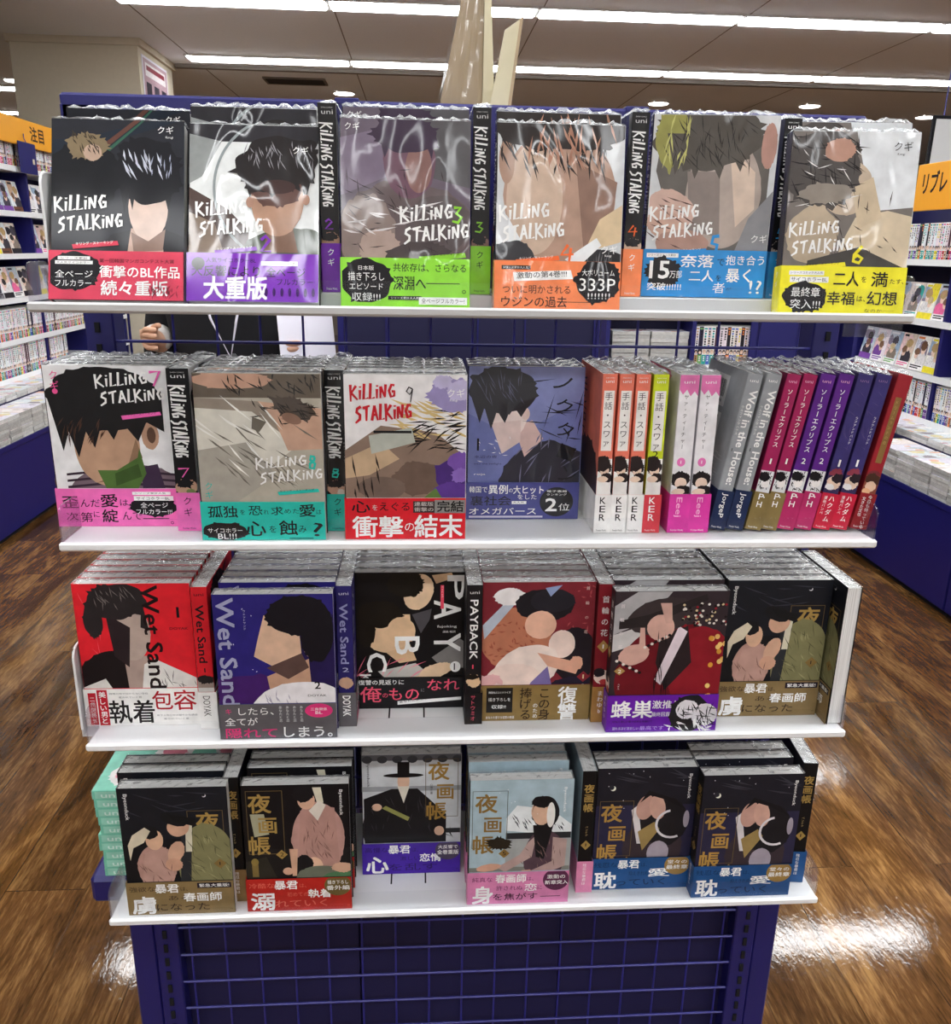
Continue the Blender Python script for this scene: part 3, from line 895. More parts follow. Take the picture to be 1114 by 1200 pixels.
def art6(a):
    a.poly([(0, 0), (.5, 0), (.58, .2), (.72, .42), (1, .4), (1, .8), (0, .8)], '79726d').ell(.46, .3, .2, .15, 'c4b19b', .03).poly([(.55, .46), (.8, .42), (1, .45), (1, .78), (.4, .78), (.46, .6)], 'd3c2a6').poly([(.5, .3), (.66, .24), (.76, .46), (.58, .52)], 'cfbc9f')
    a.ell(.26, .2, .3, .2, '4f4a48', .15).hatch(.28, .2, .26, .18, 60, 40, .18, .007, '221f1f', 50).hatch(.3, .25, .24, .16, 20, 20, .14, .006, 'e2e0dc', 40).ell(.38, .1, .12, .06, 'b98f7d', .1)
    a.ell(.22, .56, .2, .16, 'b7a68f', .08).hatch(.6, .55, .3, .2, 24, 60, .12, .007, '4a423c', 40).poly([(.2, .7), (.6, .62), (1, .74), (1, .8), (.2, .8)], '45423f').ell(.3, .33, .22, .05, '8f867c', .2)
    a.txt('クギ', .8, .05, .05, K_).txt('Koogi', .83, .11, .016, K_).title(.04, .5, .5, W_, h=.068).brush('6', .55, .62, .09, .13, 'f2e62e').poly([(.16, .73), (.5, .705), (.51, .727), (.17, .752)], 'f2e62e').txt('キリング・ストーキング', .19, .717, .013, K_, .27, rot=-4)
def obi6(o):
    o.rect(.06, .1, .34, .19, W_).txt('シリーズコミック大人気', .07, .115, .05, K_, .26).rect(.07, .22, .38, .34, W_).txt('サイコホラーBL', .08, .235, .09, K_, .29)
    blob(o, .2, .64, [('最終章', -.11, -.2, .2, .23), ('突入!!!', -.11, .05, .2, .24)], ru=.17, rv=.32)
    o.txt('二人', .42, .1, .3, K_, .2, .02).txt('を', .64, .2, .12, K_).txt('満', .72, .1, .3, K_, .13, .02).txt('たす、', .87, .24, .1, K_, .11).txt('幸福', .38, .52, .27, K_, .22, .02).txt('は、', .62, .6, .12, K_).txt('幻想', .7, .5, .28, K_, .24, .02).txt('なのか──', .69, .87, .07, K_, .24)
ks('ks6', '6', 'dfe3e6', art6, 'f2e62e', 'f3ea2c', obi6, 'c4b19b', '4f4a48')
DES['ks6']['sp'] = lambda s: None
DES['ks6']['spine'] = '4a4643'

def art7(a):
    a.ell(.6, .8, .5, .2, '77656f', .03)
    for k in range(5): a.poly([(.1, .66 + .04 * k), (.5, .63 + .04 * k), (1, .66 + .04 * k), (1, .675 + .04 * k), (.5, .645 + .04 * k), (.1, .675 + .04 * k)], '3a2a38')
    a.poly([(.72, .62), (.86, .6), (.92, .8), (.72, .8)], '3d2c44').ell(.46, .5, .27, .24, 'bb967b', .02).poly([(.34, .72), (.6, .7), (.74, .56), (.7, .44), (.6, .64)], '8f7058').ell(.82, .42, .07, .09, 'b8927a', .03).ell(.83, .42, .035, .05, '5d4538', .03)
    a.poly([(.36, .64), (.52, .64), (.7, .56), (.72, .5), (.76, .66), (.66, .78), (.42, .76)], '4f6d35').poly([(.5, .66), (.7, .6), (.72, .68), (.5, .74)], '3c5628')
    a.ell(.48, .2, .46, .19, '1b1a1c', .06).poly([(.02, .2), (.1, .52), (.16, .4), (.22, .56), (.3, .4), (.36, .5), (.44, .34), (.52, .45), (.6, .34), (.72, .46), (.8, .34), (.94, .4), (.94, .15)], '1b1a1c').hatch(.3, .4, .2, .06, 20, 110, .14, .008, '4a3328', 20)
    a.vtxt('クギ', .09, .03, .08, 'ea5a9a').ell(.09, .155, .022, .016, 'ea5a9a').title(.42, .06, .54, W_, h=.07).brush('7', .86, .03, .085, .12, 'f26ab8').poly([(.6, .3), (.92, .275), (.93, .295), (.61, .325)], 'f26ab8').txt('キリング・ストーキング', .63, .288, .014, K_, .26, rot=-4)
def obi7(o):
    o.txt('歪', .04, .2, .3, K_, .13, .02).txt('んだ', .19, .28, .2, K_, .16).txt('愛', .36, .14, .34, K_, .14, .02).txt('は、', .52, .28, .17, K_, .1).txt('次', .06, .62, .22, K_, .1).txt('第', .18, .62, .26, K_, .1).txt('に', .29, .6, .15, K_).txt('綻', .36, .54, .34, K_, .13, .02).txt('んで', .53, .6, .22, K_, .16).txt('───', .7, .78, .02, K_, .22).txt('。', .93, .86, .08, K_)
    blob(o, .8, .48, [('全ページ', -.11, -.12, .14, .23), ('フルカラー!!!', -.15, .06, .13, .3)], ru=.2, rv=.24)
    o.rect(.63, .08, .95, .16, W_).txt('シリーズ累計人気', .65, .095, .045, K_, .26).rect(.64, .19, .97, .31, W_).txt('サイコホラーBL', .66, .21, .08, K_, .28)
ks('ks7', '7', 'ebebec', art7, 'f26ab8', 'f271bb', obi7, 'b8927a', '6d7a4a', K_, band=.245, w=.132, t=.024, crumple=.005)

def art8(a):
    a.rect(0, 0, 1, .14, '5f5448').ell(.3, .04, .3, .05, 'c49a84', .08).hatch(.6, .06, .35, .05, 30, 60, .12, .01, '211d1b', 40).poly([(0, .14), (.5, .16), (.75, .3), (.7, .45), (.3, .3), (0, .24)], '93877a').poly([(0, .2), (.45, .22), (.8, .42), (.3, .7), (0, .76)], 'd9d6ca').poly([(0, .45), (.4, .4), (.62, .6), (.3, .76), (0, .76)], 'a9a499')
    a.poly([(.5, .16), (1, .2), (1, .44), (.72, .45), (.62, .26)], 'c8a28b').ell(.78, .2, .16, .06, '4b4038', .25, 15).hatch(.5, .45, .4, .2, 30, 40, .25, .01, '6f695f', 15).hatch(.3, .4, .3, .2, 12, 45, .3, .012, 'efeee8', 12).hatch(.7, .22, .26, .07, 26, 30, .12, .008, '231d1a', 40).ell(.76, .26, .08, .03, '8d6d5d', 0, 20).poly([(.45, .25), (.56, .28), (.5, .34), (.44, .32)], '6a645a')
    a.vtxt('クギ', .07, .64, .07, '23b9aa').title(.46, .5, .52, W_, h=.06).brush('8', .88, .48, .08, .09, '23c5b6').poly([(.62, .7), (.95, .68), (.96, .7), (.63, .722)], '23c5b6').txt('キリング・ストーキング', .64, .69, .012, K_, .28, rot=-3)
def obi8(o):
    o.txt('孤独', .05, .1, .3, K_, .24, .02).txt('を', .31, .2, .13, K_).txt('恐', .38, .1, .24, K_, .11, .01).txt('れ', .5, .2, .12, K_).txt('求', .56, .12, .22, K_, .1, .01).txt('めた', .67, .18, .12, K_, .12).txt('愛', .79, .06, .32, K_, .13, .02).txt('は', .93, .2, .12, K_)
    o.txt('心', .35, .5, .38, K_, .16, .02).txt('を', .54, .62, .18, K_).txt('蝕', .62, .48, .38, K_, .15, .02).txt('み', .78, .62, .18, K_).txt('?', .9, .54, .36, K_, .08).txt('──', .7, .94, .02, K_, .2)
    blob(o, .18, .76, [('サイコホラー', -.14, -.08, .12, .28), ('BL!!!', -.06, .06, .14, .15)], ru=.19, rv=.22)
ks('ks8', '8', 'b5ae9f', art8, '23c5b6', '20c0b0', obi8, 'c8a28b', 'd9d6ca', K_, band=.24, w=.132, t=.022, crumple=.005)

def art9(a):
    a.poly([(0, .45), (.3, .3), (.75, .34), (.95, .46), (.85, .8), (0, .8)], '8d7769').poly([(0, .5), (.3, .4), (.45, .5), (.2, .6), (0, .62)], 'c7ab8b').ell(.6, .62, .2, .1, '6f5b50', .1).ell(.3, .68, .2, .07, '76645a', .05)
    a.hatch(.7, .26, .26, .1, 34, 20, .2, .016, 'd6bc80', 20).hatch(.75, .33, .2, .12, 40, 160, .2, .01, '221c1b', 30).ell(.9, .12, .2, .1, '9a8fc0', .15).ell(.94, .09, .1, .06, 'c3bbdd', .15)
    a.ell(.93, .6, .18, .11, '4b2f78', .12).ell(.97, .52, .12, .06, '7a55ac', .15).ell(.88, .7, .14, .06, '5d3b90', .15).ell(.95, .6, .07, .04, '8d6cc0', .2).poly([(.55, .8), (.75, .68), (.85, .8)], '5d7a3f')
    a.poly([(.2, .36), (.55, .31), (.58, .4), (.22, .47)], 'b9bdb2').rect(.24, .33, .55, .345, K_).hatch(.2, .62, .16, .1, 8, 80, .18, .012, '2a211e', 12)
    a.ell(.8, .04, .07, .04, 'c3bbdd', .2).brush('KiLLiNG', .06, .07, .08, .38, 'c81f2c', 4).brush('STALKiNG', .1, .19, .085, .47, 'c81f2c', 4).brush('9', .5, .07, .09, .1, K_, thick=.09)
    a.txt('クギ', .84, .08, .05, W_).txt('Koogi', .86, .14, .018, W_)
def obi9(o):
    o.txt('心', .05, .06, .28, K_, .15, .02).txt('を', .22, .16, .13, 'd0d0d0').txt('えぐる', .28, .1, .2, K_, .25, .01).rect(.56, .07, .74, .35, '3a3030').txt('連載版', .57, .09, .1, 'd0c8c4', .16).txt('衝撃の', .57, .22, .1, 'd0c8c4', .16).rect(.74, .04, 1, .36, '8c8a88').txt('完結', .76, .06, .26, '1c1a1c', .22, .03)
    o.txt('衝撃', .05, .43, .5, W_, .42, .03).txt('の', .49, .6, .2, W_).txt('結末', .57, .4, .54, W_, .4, .03)
ks('ks9', '9', 'eceaea', art9, K_, 'd8222e', obi9, 'c7ab8b', '4b2f78', W_, band=.26, w=.131, t=.022, crumple=.004)

def art_bl(a):
    a.poly([(0, 0), (1, 0), (1, .2), (.4, .45), (0, .3)], '8189bd').poly([(0, .55), (.4, .5), (.4, .8), (0, .8)], '6e76ae')
    a.ell(.72, .8, .44, .32, '2b2b38', .03).poly([(.4, .38), (.56, .34), (.66, .46), (.5, .58)], 'd3b4ae').ell(.36, .31, .15, .15, 'e8d6d0', .02).poly([(.2, .36), (.3, .56), (.46, .48), (.46, .34)], 'dcc4be').ell(.5, .3, .035, .04, 'e0c6be')
    a.ell(.3, .15, .28, .15, '24242c', .12).poly([(.02, .18), (.1, .36), (.14, .26), (.2, .4), (.25, .28), (.32, .36), (.38, .24), (.46, .32), (.56, .2)], '24242c').hatch(.28, .14, .2, .08, 26, 75, .14, .005, '50526a', 25)
    a.hatch(.78, .3, .2, .22, 12, 50, .3, .008, '1b1b26', 60).hatch(.7, .6, .25, .15, 16, 120, .2, .01, '6c6c86', 30).hatch(.2, .55, .18, .1, 12, 20, .05, .005, 'f0f0f4', 50)
    a.txt('1', .07, .46, .08, K_, .04).txt('水辺の夜', .06, .57, .02, '2c2e4a', .2).txt('into the twilight', .06, .62, .016, '3a3c60', .24).txt('roja', .06, .69, .016, W_, .1)
    for k, ch in enumerate('ノクターン'): a.txt(ch, .72 + .02 * k, .03 + .15 * k, .1, '17171f', .14, rot=20)
def obi_bl(o):
    o.txt('韓国で', .02, .1, .17, W_, .16).txt('異例', .19, .06, .24, W_, .17, .02).txt('の', .37, .16, .1, W_).txt('大ヒット', .41, .08, .22, W_, .27, .02).txt('をした', .45, .32, .13, W_, .17).txt('裏社会', .03, .36, .26, K_, .36, .01).rect(.4, .5, .53, .58, W_).txt('大人気', .41, .51, .05, K_, .1).txt('オメガバース', .02, .68, .18, W_, .6, .01).rect(.02, .9, .68, .95, 'c9c9dc')
    o.ell(.8, .52, .15, .4, K_, 0).txt('電子書籍', .71, .2, .06, W_, .18).txt('ランキング', .71, .29, .06, W_, .18).txt('2', .7, .42, .34, W_, .1, .03).txt('位', .82, .56, .2, W_, .1)
design('blue', mat='crumpled_print', front='6f78b2', spine='3a3e66', back='3a3e66', art=art_bl, bcol='474a8c', obi=obi_bl, w=.134, band=.25, crumple=.004)

# ---- third shelf
def big_latin(a, t, x, y, h, w, col): a.txt(t, x, y, h, col, w, .03, rot=90)
def art_red(a):
    a.hatch(.12, .4, .1, .3, 14, 70, .2, .004, 'f0606a', 30).ell(.28, .72, .34, .26, '191316', .05).poly([(.38, .5), (.58, .5), (.62, .74), (.4, .76)], 'b09a90').ell(.46, .33, .17, .2, 'bba79c', .02).poly([(.26, .2), (.46, .3), (.42, .58), (.3, .5)], '2a2024')
    a.poly([(0, .72), (.2, .66), (.3, .8), (0, .8)], 'dedbd6').poly([(.55, .56), (.64, .52), (1, .66), (1, .8), (.5, .8)], 'e4e1dc').hatch(.8, .74, .2, .05, 22, 60, .08, .005, '5c5854', 50).ell(.36, .12, .26, .12, '2a2527', .14).ell(.15, .25, .08, .12, '2a2527', .1).poly([(.58, .1), (.62, .32), (.55, .3)], '2a2527')
    a.hatch(.36, .1, .18, .06, 22, 70, .1, .006, '77706e', 30)
    big_latin(a, 'Wet Sand', .58, .01, .14, .72, '1c1013'); a.txt('1', .86, .16, .07, K_, .04, .03).txt('DOYAK', .8, .3, .018, K_, .16).hatch(.76, .6, .06, .1, 4, 80, .14, .005, '1c1013', 20)
def obi_red(o):
    o.rect(.03, .1, .1, .96, 'c22030').vtxt('二角関係BL', .065, .2, .05, W_).rect(.11, .02, .2, .98, 'c22030').vtxt('美しい男と', .155, .06, .066, W_, .02, 1.0)
    o.txt('時間の中で分からない存在', .22, .1, .05, '6c6c70', .34).txt('惹かれていく男', .3, .2, .05, '6c6c70', .2).txt('執着', .2, .3, .62, '1a1416', .4, .02).txt('包', .59, .06, .5, 'b01c28', .18, .01).txt('容', .78, .04, .54, 'b01c28', .2, .01).txt('年下上司と中の穏やかな誘惑', .62, .7, .05, '6c6c70', .36).txt('惹かれていく男', .68, .8, .05, '6c6c70', .22)
def sp_red(s):
    s.txt('uni', .2, .04, .02, K_, .6); s.txt('Wet Sand', .2, .12, .5, K_, .4, .03, rot=90); s.txt('1', .4, .56, .03, K_, .2).rect(0, .63, 1, .74, '9c8a82').ell(.5, .64, .5, .03, '221d1f', .2).rect(0, .7, 1, .74, 'd8d4d0')
design('red', w=.132, front='e22430', spine='d5212c', back='b81c26', art=art_red, sp=sp_red, bcol='f1efec', obi=obi_red, obis=lambda s: s.txt('DOYAK', .25, .1, .45, '55504e', .55, rot=90), band=.27)

def art_nv(a):
    a.ell(.3, .8, .6, .25, '421f66', .05).ell(.85, .5, .3, .4, '241a4c', .05).hatch(.4, .3, .35, .3, 10, 0, .015, .006, 'e8e8f4', 90)
    a.poly([(.42, .56), (.78, .44), (.8, .7), (.45, .7)], 'c39a80').poly([(.32, .42), (.36, .3), (.42, .14), (.7, .12), (.72, .4), (.5, .5)], 'dcb79c').poly([(.42, .5), (.72, .4), (.78, .5), (.6, .58)], '5a443f').ell(.8, .36, .06, .07, 'd0a88e').ell(.7, .14, .26, .13, '15131b', .08).ell(.86, .26, .14, .2, '15131b', .08).poly([(.48, .1), (.56, .2), (.62, .15), (.66, .22), (.76, .18)], '15131b')
    a.ell(.72, .84, .46, .24, 'ece9ec', .02).hatch(.6, .74, .2, .06, 14, 70, .12, .006, 'a9a4b4', 30)
    big_latin(a, 'Wet Sand', .03, .02, .14, .74, 'a3a4c4'); a.txt('2', .82, .6, .05, K_, .05, .02).txt('DOYAK', .76, .69, .016, K_, .16).vtxt('ウェットサンド', .26, .1, .025, 'c4c4dc')
def obi_nv(o):
    o.txt('キ', .05, .12, .16, 'e03a7c').txt('したら、', .16, .1, .2, W_, .3, .01).txt('全てが', .04, .38, .22, W_, .28, .01).txt('隠れて', .04, .68, .28, 'e03a7c', .44, .02).txt('しまう。', .54, .66, .3, W_, .42, .02).ell(.85, .2, .12, .2, 'e03a7c').txt('三角関係', .78, .12, .08, W_, .14).txt('BL', .82, .22, .08, W_, .06)
    for k in range(4): o.vtxt('あなたと恋', .52 + .06 * k, .05, .03, 'dedede')
def sp_nv(s):
    s.txt('uni', .2, .04, .02, 'c8c8e0', .6); s.txt('Wet Sand', .2, .12, .5, '9a9cc8', .42, .03, rot=90); s.txt('2', .3, .57, .03, 'b8b8dc', .4).ell(.5, .68, .45, .04, 'c9a288', .1)
design('navy', w=.134, front='2b2474', spine='2a2566', back='241e58', art=art_nv, sp=sp_nv, bcol='5f5c60', obi=obi_nv, obis=lambda s: s.txt('DOYAK', .25, .08, .5, W_, .6, .02, rot=90), band=.25)

def art_pb(a):
    a.ell(.3, .44, .22, .14, 'e4c09a', .02, -10).poly([(.28, .58), (.5, .52), (.56, .64), (.4, .66)], 'd9b48e').poly([(.3, .3), (.5, .3), (.52, .5), (.4, .48)], 'e4c09a').ell(.22, .3, .2, .1, '17130f', .1).ell(.1, .42, .08, .12, '17130f', .1)
    a.ell(.58, .14, .13, .13, 'e7c7a4', .02, 20).ell(.46, .08, .17, .09, '17130f', .12).poly([(.7, .02), (.88, 0), (.9, .04), (.74, .08)], 'd9b48e').poly([(.52, .3), (.7, .26), (.68, .34), (.6, .44)], '4f4d52').ell(.42, .42, .13, .1, 'e0bc96', .02)
    a.poly([(.7, .62), (.96, .48), (1, .5), (1, .7), (.8, .7)], '7d7a78').poly([(.2, .72), (.55, .66), (.7, .76), (.3, .8)], 'bdbab4').ell(.74, .72, .16, .05, 'e7c7a4', .08, -20).ell(.64, .78, .12, .04, 'e7c7a4', .08, -10)
    for k in range(3): a.hatch(.1 + .2 * k, .7, .08, .08, 4, 130, .2, .006, 'f0748e', 30)
    a.txt('P', .84, .02, .15, W_, .17, .02, rot=90).txt('A', .72, .2, .24, W_, .13, .02, rot=90).txt('Y', .72, .44, .24, W_, .13, .02, rot=90).txt('B', .36, .46, .22, W_, .13, .02, rot=90).txt('C', .1, .58, .18, W_, .14, .02, rot=90).txt('K', .03, .74, .1, W_, .06, .02, rot=90)
    a.rect(.78, .09, .81, .26, 'f0506a').vtxt('ペイバック', .795, .095, .022, W_).txt('fujoking', .75, .38, .022, W_, .18).txt('漫画 相沢', .8, .42, .016, W_, .12).ell(.92, .69, .05, .04, W_).txt('1', .9, .665, .05, K_, .025)
def obi_pb(o):
    o.txt('復讐の見返りに', .02, .06, .16, W_, .42, .01).txt('俺', .03, .28, .5, 'ee5a76', .2, .01).txt('の', .24, .5, .14, 'ee5a76').txt('もの', .3, .34, .38, 'ee5a76', .28, .01).txt('に', .6, .36, .1, '8a8a8e').txt('なれ', .66, .06, .36, 'ee5a76', .3, .01)
    o.poly([(.38, .76), (.98, .64), (.98, .74), (.38, .88)], W_).txt('あなたの夢をまるごと叶えよう', .4, .76, .07, K_, .54, rot=-8)
def sp_pb(s):
    s.txt('uni', .2, .04, .02, W_, .6); s.txt('PAYBACK', .22, .1, .5, W_, .42, .02, rot=90); s.txt('1', .35, .56, .03, 'f0506a', .2).ell(.5, .68, .45, .045, 'e0bc96', .15).ell(.4, .65, .4, .02, '17130f', .2)
design('black', w=.133, front='100f12', spine='19171b', back='1a181c', art=art_pb, sp=sp_pb, bcol='141215', obi=obi_pb, obis=lambda s: s.vtxt('サトウミオ', .5, .06, .36, 'e05a70'), band=.235)

def art_fl(a):
    a.hatch(.85, .2, .16, .2, 20, 60, .05, .01, 'a84a50', 90).ell(.3, .4, .32, .22, 'b9755a', .04).hatch(.25, .42, .22, .14, 50, 30, .06, .012, '9c5644', 60).poly([(0, .3), (.3, .06), (.34, .1), (.02, .4)], 'b9c2d0').ell(.24, .1, .14, .06, 'ece8e8', .08)
    a.ell(.55, .16, .26, .11, '1c1a20', .04).ell(.62, .13, .2, .08, '24222a', .04).ell(.52, .3, .14, .1, 'e7b79e', .02).poly([(.55, .04), (.7, .02), (.6, .1)], '8fa0c8').ell(.84, .52, .2, .2, '1f1a22', .05).ell(.72, .44, .12, .1, 'f0d8cc', .02)
    a.ell(.4, .62, .32, .16, 'f2dfd4', .04, -25).ell(.3, .7, .26, .12, 'f0d8cc', .04).poly([(.5, .5), (.9, .58), (.86, .66), (.6, .6)], 'e2ab92').ell(.86, .58, .06, .05, 'e2ab92', .1).ell(.9, .78, .3, .1, '221d30', .05).poly([(.45, .72), (.6, .6), (.66, .8), (.4, .8)], '7d6fa6').ell(.08, .72, .12, .06, 'e8b4b4', .15).ell(.14, .78, .12, .05, 'f2d0d0', .15)
    a.vtxt('首輪の花', .93, .03, .035, 'e8c8c0', 0, 4.0).poly([(.87, .68), (.93, .64), (.99, .68), (.93, .72)], '8a2a34').txt('1', .915, .665, .03, 'e8d8a8', .03).vtxt('ハチス', .93, .73, .022, W_)
def obi_fl(o):
    o.rect(.05, .06, .29, .76, '1a1614').txt('韓国独占コミカライズ', .07, .16, .06, W_, .2).txt('描き下ろしを', .07, .34, .1, W_, .2).txt('収録!!', .1, .54, .11, W_, .13).txt('あなたを愛する復讐の物語', .05, .86, .08, W_, .26)
    o.vtxt('捧げる', .41, .06, .115, '2a1c10', .01, .95).vtxt('この身', .58, .06, .115, '2a1c10', .01, .95).vtxt('復讐', .79, .03, .18, W_, .03, .95).vtxt('のため', .5, .5, .05, W_)
def sp_fl(s):
    s.vtxt('首輪の花', .5, .08, .5, W_, 0, 1.55).poly([(.1, .44), (.5, .395), (.9, .44), (.5, .485)], 'b08a50').txt('1', .4, .425, .03, W_, .2).ell(.5, .66, .5, .05, 'f0d8cc', .1).ell(.35, .63, .4, .03, '1f1a22', .2).ell(.7, .7, .3, .02, 'b03a3a', .2)
design('flower', w=.134, front='7c2731', spine='841f2a', back='6e1f28', art=art_fl, sp=sp_fl, bcol='8a7142', bspine='a2773f', obi=obi_fl, obis=lambda s: s.vtxt('まわゆb', .5, .1, .4, W_), band=.265)

def art_pu(a):
    a.poly([(0, .1), (.2, 0), (.5, 0), (.3, .2), (0, .3)], 'b0aeb0').poly([(0, .3), (.25, .24), (.25, .36), (0, .42)], 'cfcdcc').ell(.55, .62, .5, .4, '6c1520', .03).ell(.8, .55, .3, .3, '8c1c28', .04).poly([(.42, .3), (.66, .24), (.72, .5), (.5, .7), (.4, .5)], '2a2024').poly([(.4, .62), (.58, .24), (.66, .28), (.46, .66)], 'e6d6de')
    a.ell(.42, .17, .3, .12, '3b3234', .03, -14).poly([(.05, .2), (.3, .16), (.8, .02), (.82, .06), (.3, .24), (.05, .26)], '2a2426').ell(.42, .25, .12, .09, 'd9ad9f', .02).poly([(.4, .08), (.5, .08), (.52, .22), (.46, .22)], 'cfa598').ell(.2, .44, .14, .07, 'd9ad9f', .06, -20).poly([(.24, .25), (.28, .25), (.3, .4), (.24, .42)], 'd9ad9f')
    for k in range(60): a.ell(a.r.uniform(.6, 1), .08 + a.r.uniform(0, .16), .012, .008, a.r.choice(['d8c39a', '1a1416', 'e8e0d8', '8c1c28']))
    for k in range(16): a.ell(.05 + .03 * k, .42 + .012 * k * (1 if k < 8 else -1) + .06, .014, .01, ['e8e0d8', '1a1416'][k % 2])
    for k in range(14): a.ell(a.r.uniform(.86, 1), a.r.uniform(.3, .75), .022, .018, a.r.choice(['d8973a', 'f0c878', 'e6b46a']))
    a.hatch(.45, .5, .06, .2, 12, 88, .25, .006, '120f12', 10).vtxt('首輪の花', .07, .08, .04, 'e8e0e0', 0, 3.2).poly([(.03, .55), (.08, .52), (.13, .55), (.08, .58)], 'b08a50').txt('2', .065, .54, .025, W_, .03).vtxt('ハチス', .08, .64, .02, W_)
def obi_pu(o):
    o.txt('蜂巣', .03, .14, .46, W_, .37, .03).txt('激推し', .4, .14, .22, W_, .26, .01).txt('最終回直前!', .4, .46, .12, W_, .22).txt('切なく激しい愛の結末を見届けて', .05, .68, .06, K_, .36).txt('溺れるほど狂おしい', .05, .86, .08, 'd8c8f0', .24).txt('最高です', .3, .84, .11, 'c9a8f0', .22)
    o.ell(.74, .5, .18, .5, '202024', .1).ell(.72, .4, .1, .26, 'e8e4ea', .05).ell(.88, .55, .12, .3, 'dcd8de', .05).hatch(.8, .6, .18, .3, 40, 60, .14, .008, '202024', 60).hatch(.75, .85, .2, .1, 20, 40, .1, .012, W_, 60)
design('purple', w=.134, front='352b30', spine='2a2228', back='2a2228', art=art_pu, sp=sp_fl, bcol='6a1fa6', obi=obi_pu, obis=lambda s: s.vtxt('まわゆb', .5, .1, .4, W_), band=.27)

# ---- picture-book pages of the bottom shelf: figures in robes reduced to plain shapes
def brushname(a, x, y, s, col, num=None):
    a.vtxt('夜', x + s * .5, y, s, col, .03).vtxt('画', x + s * .8, y + s * .8, s * .9, col, .03).vtxt('帳', x + s * .4, y + s * 1.5, s, col, .03)
    if num: a.poly([(x + s * 1.1, y + s * 2.2), (x + s * 1.35, y + s * 2.03), (x + s * 1.6, y + s * 2.2), (x + s * 1.35, y + s * 2.37)], col).txt(num, x + s * 1.28, y + s * 2.13, .03, '1c1a1c', .035)
def frame(a, u0, v0, u1, v1, col):
    t = .004
    a.rect(u0, v0, u1, v0 + t, col).rect(u0, v1 - t, u1, v1, col).rect(u0, v0, u0 + t * 1.4, v1, col).rect(u1 - t * 1.4, v0, u1, v1, col)
def art_v1(a):
    a.rect(0, 0, 1, .4, '1a1c23').hatch(.5, .12, .4, .08, 10, 10, .3, .01, '33353f', 20).ell(.79, .065, .018, .012, 'eaeaf0').ell(.785, .06, .016, .011, '1a1c23')
    frame(a, .62, .18, .95, .62, '6b5a3a'); a.vtxt('夜', .8, .19, .22, 'a88a4c', .03).vtxt('画', .8, .33, .2, '8a7040', .03)
    a.ell(.78, .62, .28, .34, '83805a', .03).poly([(.56, .3), (.66, .26), (.6, .8), (.5, .8)], '2a2c30').poly([(.6, .26), (.66, .26), (.64, .5), (.58, .5)], 'd8d2bc').hatch(.8, .55, .18, .2, 30, 60, .16, .006, '5d5b40', 40).hatch(.8, .6, .18, .2, 14, 50, .12, .008, 'a09c72', 40)
    a.ell(.53, .3, .1, .08, 'd0a48a', .02, 25).ell(.5, .24, .13, .05, '191a1e', .05, 20).poly([(.44, .2), (.7, .24), (.68, .3), (.5, .26)], '16171a')
    a.ell(.3, .62, .18, .18, 'b78f84', .03).poly([(.2, .5), (.4, .46), (.46, .7), (.14, .8)], 'bd968a').ell(.3, .4, .08, .08, 'd9b093', .02).ell(.26, .34, .08, .05, '191a1e', .1).poly([(.1, .36), (.22, .3), (.27, .33), (.2, .42), (.1, .46), (.06, .56), (.05, .44)], 'd9cdb4').ell(.49, .5, .07, .09, 'd4a98f', .05, 20).ell(.46, .6, .08, .05, 'cfa087', .05).hatch(.3, .66, .16, .1, 14, 70, .12, .006, '7d5c54', 30)
    a.txt('Byeonduck', .05, .04, .045, W_, .2, .01, rot=90); a.poly([(.83, .6), (.89, .56), (.95, .6), (.89, .64)], '8a7040').txt('1', .878, .588, .025, '1c1a1c', .02)
def obi_v(main, a1, a2, a3, a4, col2, badge=None, bcol='8a6a3a', b1='', b2=''):
    def f(o):
        o.txt(a1, .02, .12, .16, col2, .24).txt('暴君', .26, .06, .26, W_, .22, .03).txt('は、', .5, .16, .12, col2).txt(a2, .38, .42, .14, col2, .2).txt(a3, .52 if len(a3) > 2 else .58, .34, .26, W_, .36 if len(a3) > 2 else .22, .03).txt(main, .03, .42, .52, W_, .22, .04).txt(a4, .26, .66, .22, col2, .5, .01).txt('──。', .78, .84, .04, col2, .2)
        if badge == 'r': o.rect(.66, .04, .98, .2, '20182a').txt(b1, .68, .07, .1, W_, .28, .02)
        elif badge: o.ell(.87, .24, .13, .32, bcol, 0).txt(b1, .77, .08, .12, W_, .2, .01).txt(b2, .76, .24, .14, W_, .22, .02)
    return f
def sp_v(bcol2):
    def f(s):
        s.vtxt('夜画帳', .5, .1, .72, 'a88a4c', .03, 1.05).vtxt('ペンドク', .5, .44, .2, 'c8b078').poly([(.15, .6), (.5, .56), (.85, .6), (.5, .64)], 'a88a4c').txt('1', .42, .585, .025, '1c1a1c', .16)
    return f
sv_obis = lambda s: s.vtxt('残忍な暴君は', .5, .06, .28, W_)
BK_V = lambda a: (a.rect(0, 0, 1, .8, '15161b'), a.ell(.2, .1, .06, .1, W_), a.ell(.2, .1, .05, .085, '2a2a2e'), a.txt('POST CARD', .17, .09, .02, W_, .07), a.ell(.3, .6, .09, .1, 'd8d8d6'), a.txt('SPECIAL', .24, .58, .025, K_, .12), a.ell(.55, .5, .2, .2, '3a2c28', .1))
V = dict(w=.129, spine='121113', sp=sp_v(''), obis=sv_obis, band=.265)
design('v1', **V, front='15161b', back='16171b', art=art_v1, bcol='86704a', bspine='8a6f45', obi=obi_v('虜', '強欲な', 'ある', '春画師', 'になった', '3a2c1e', 'r', b1='緊急大重版!'), bk=BK_V)
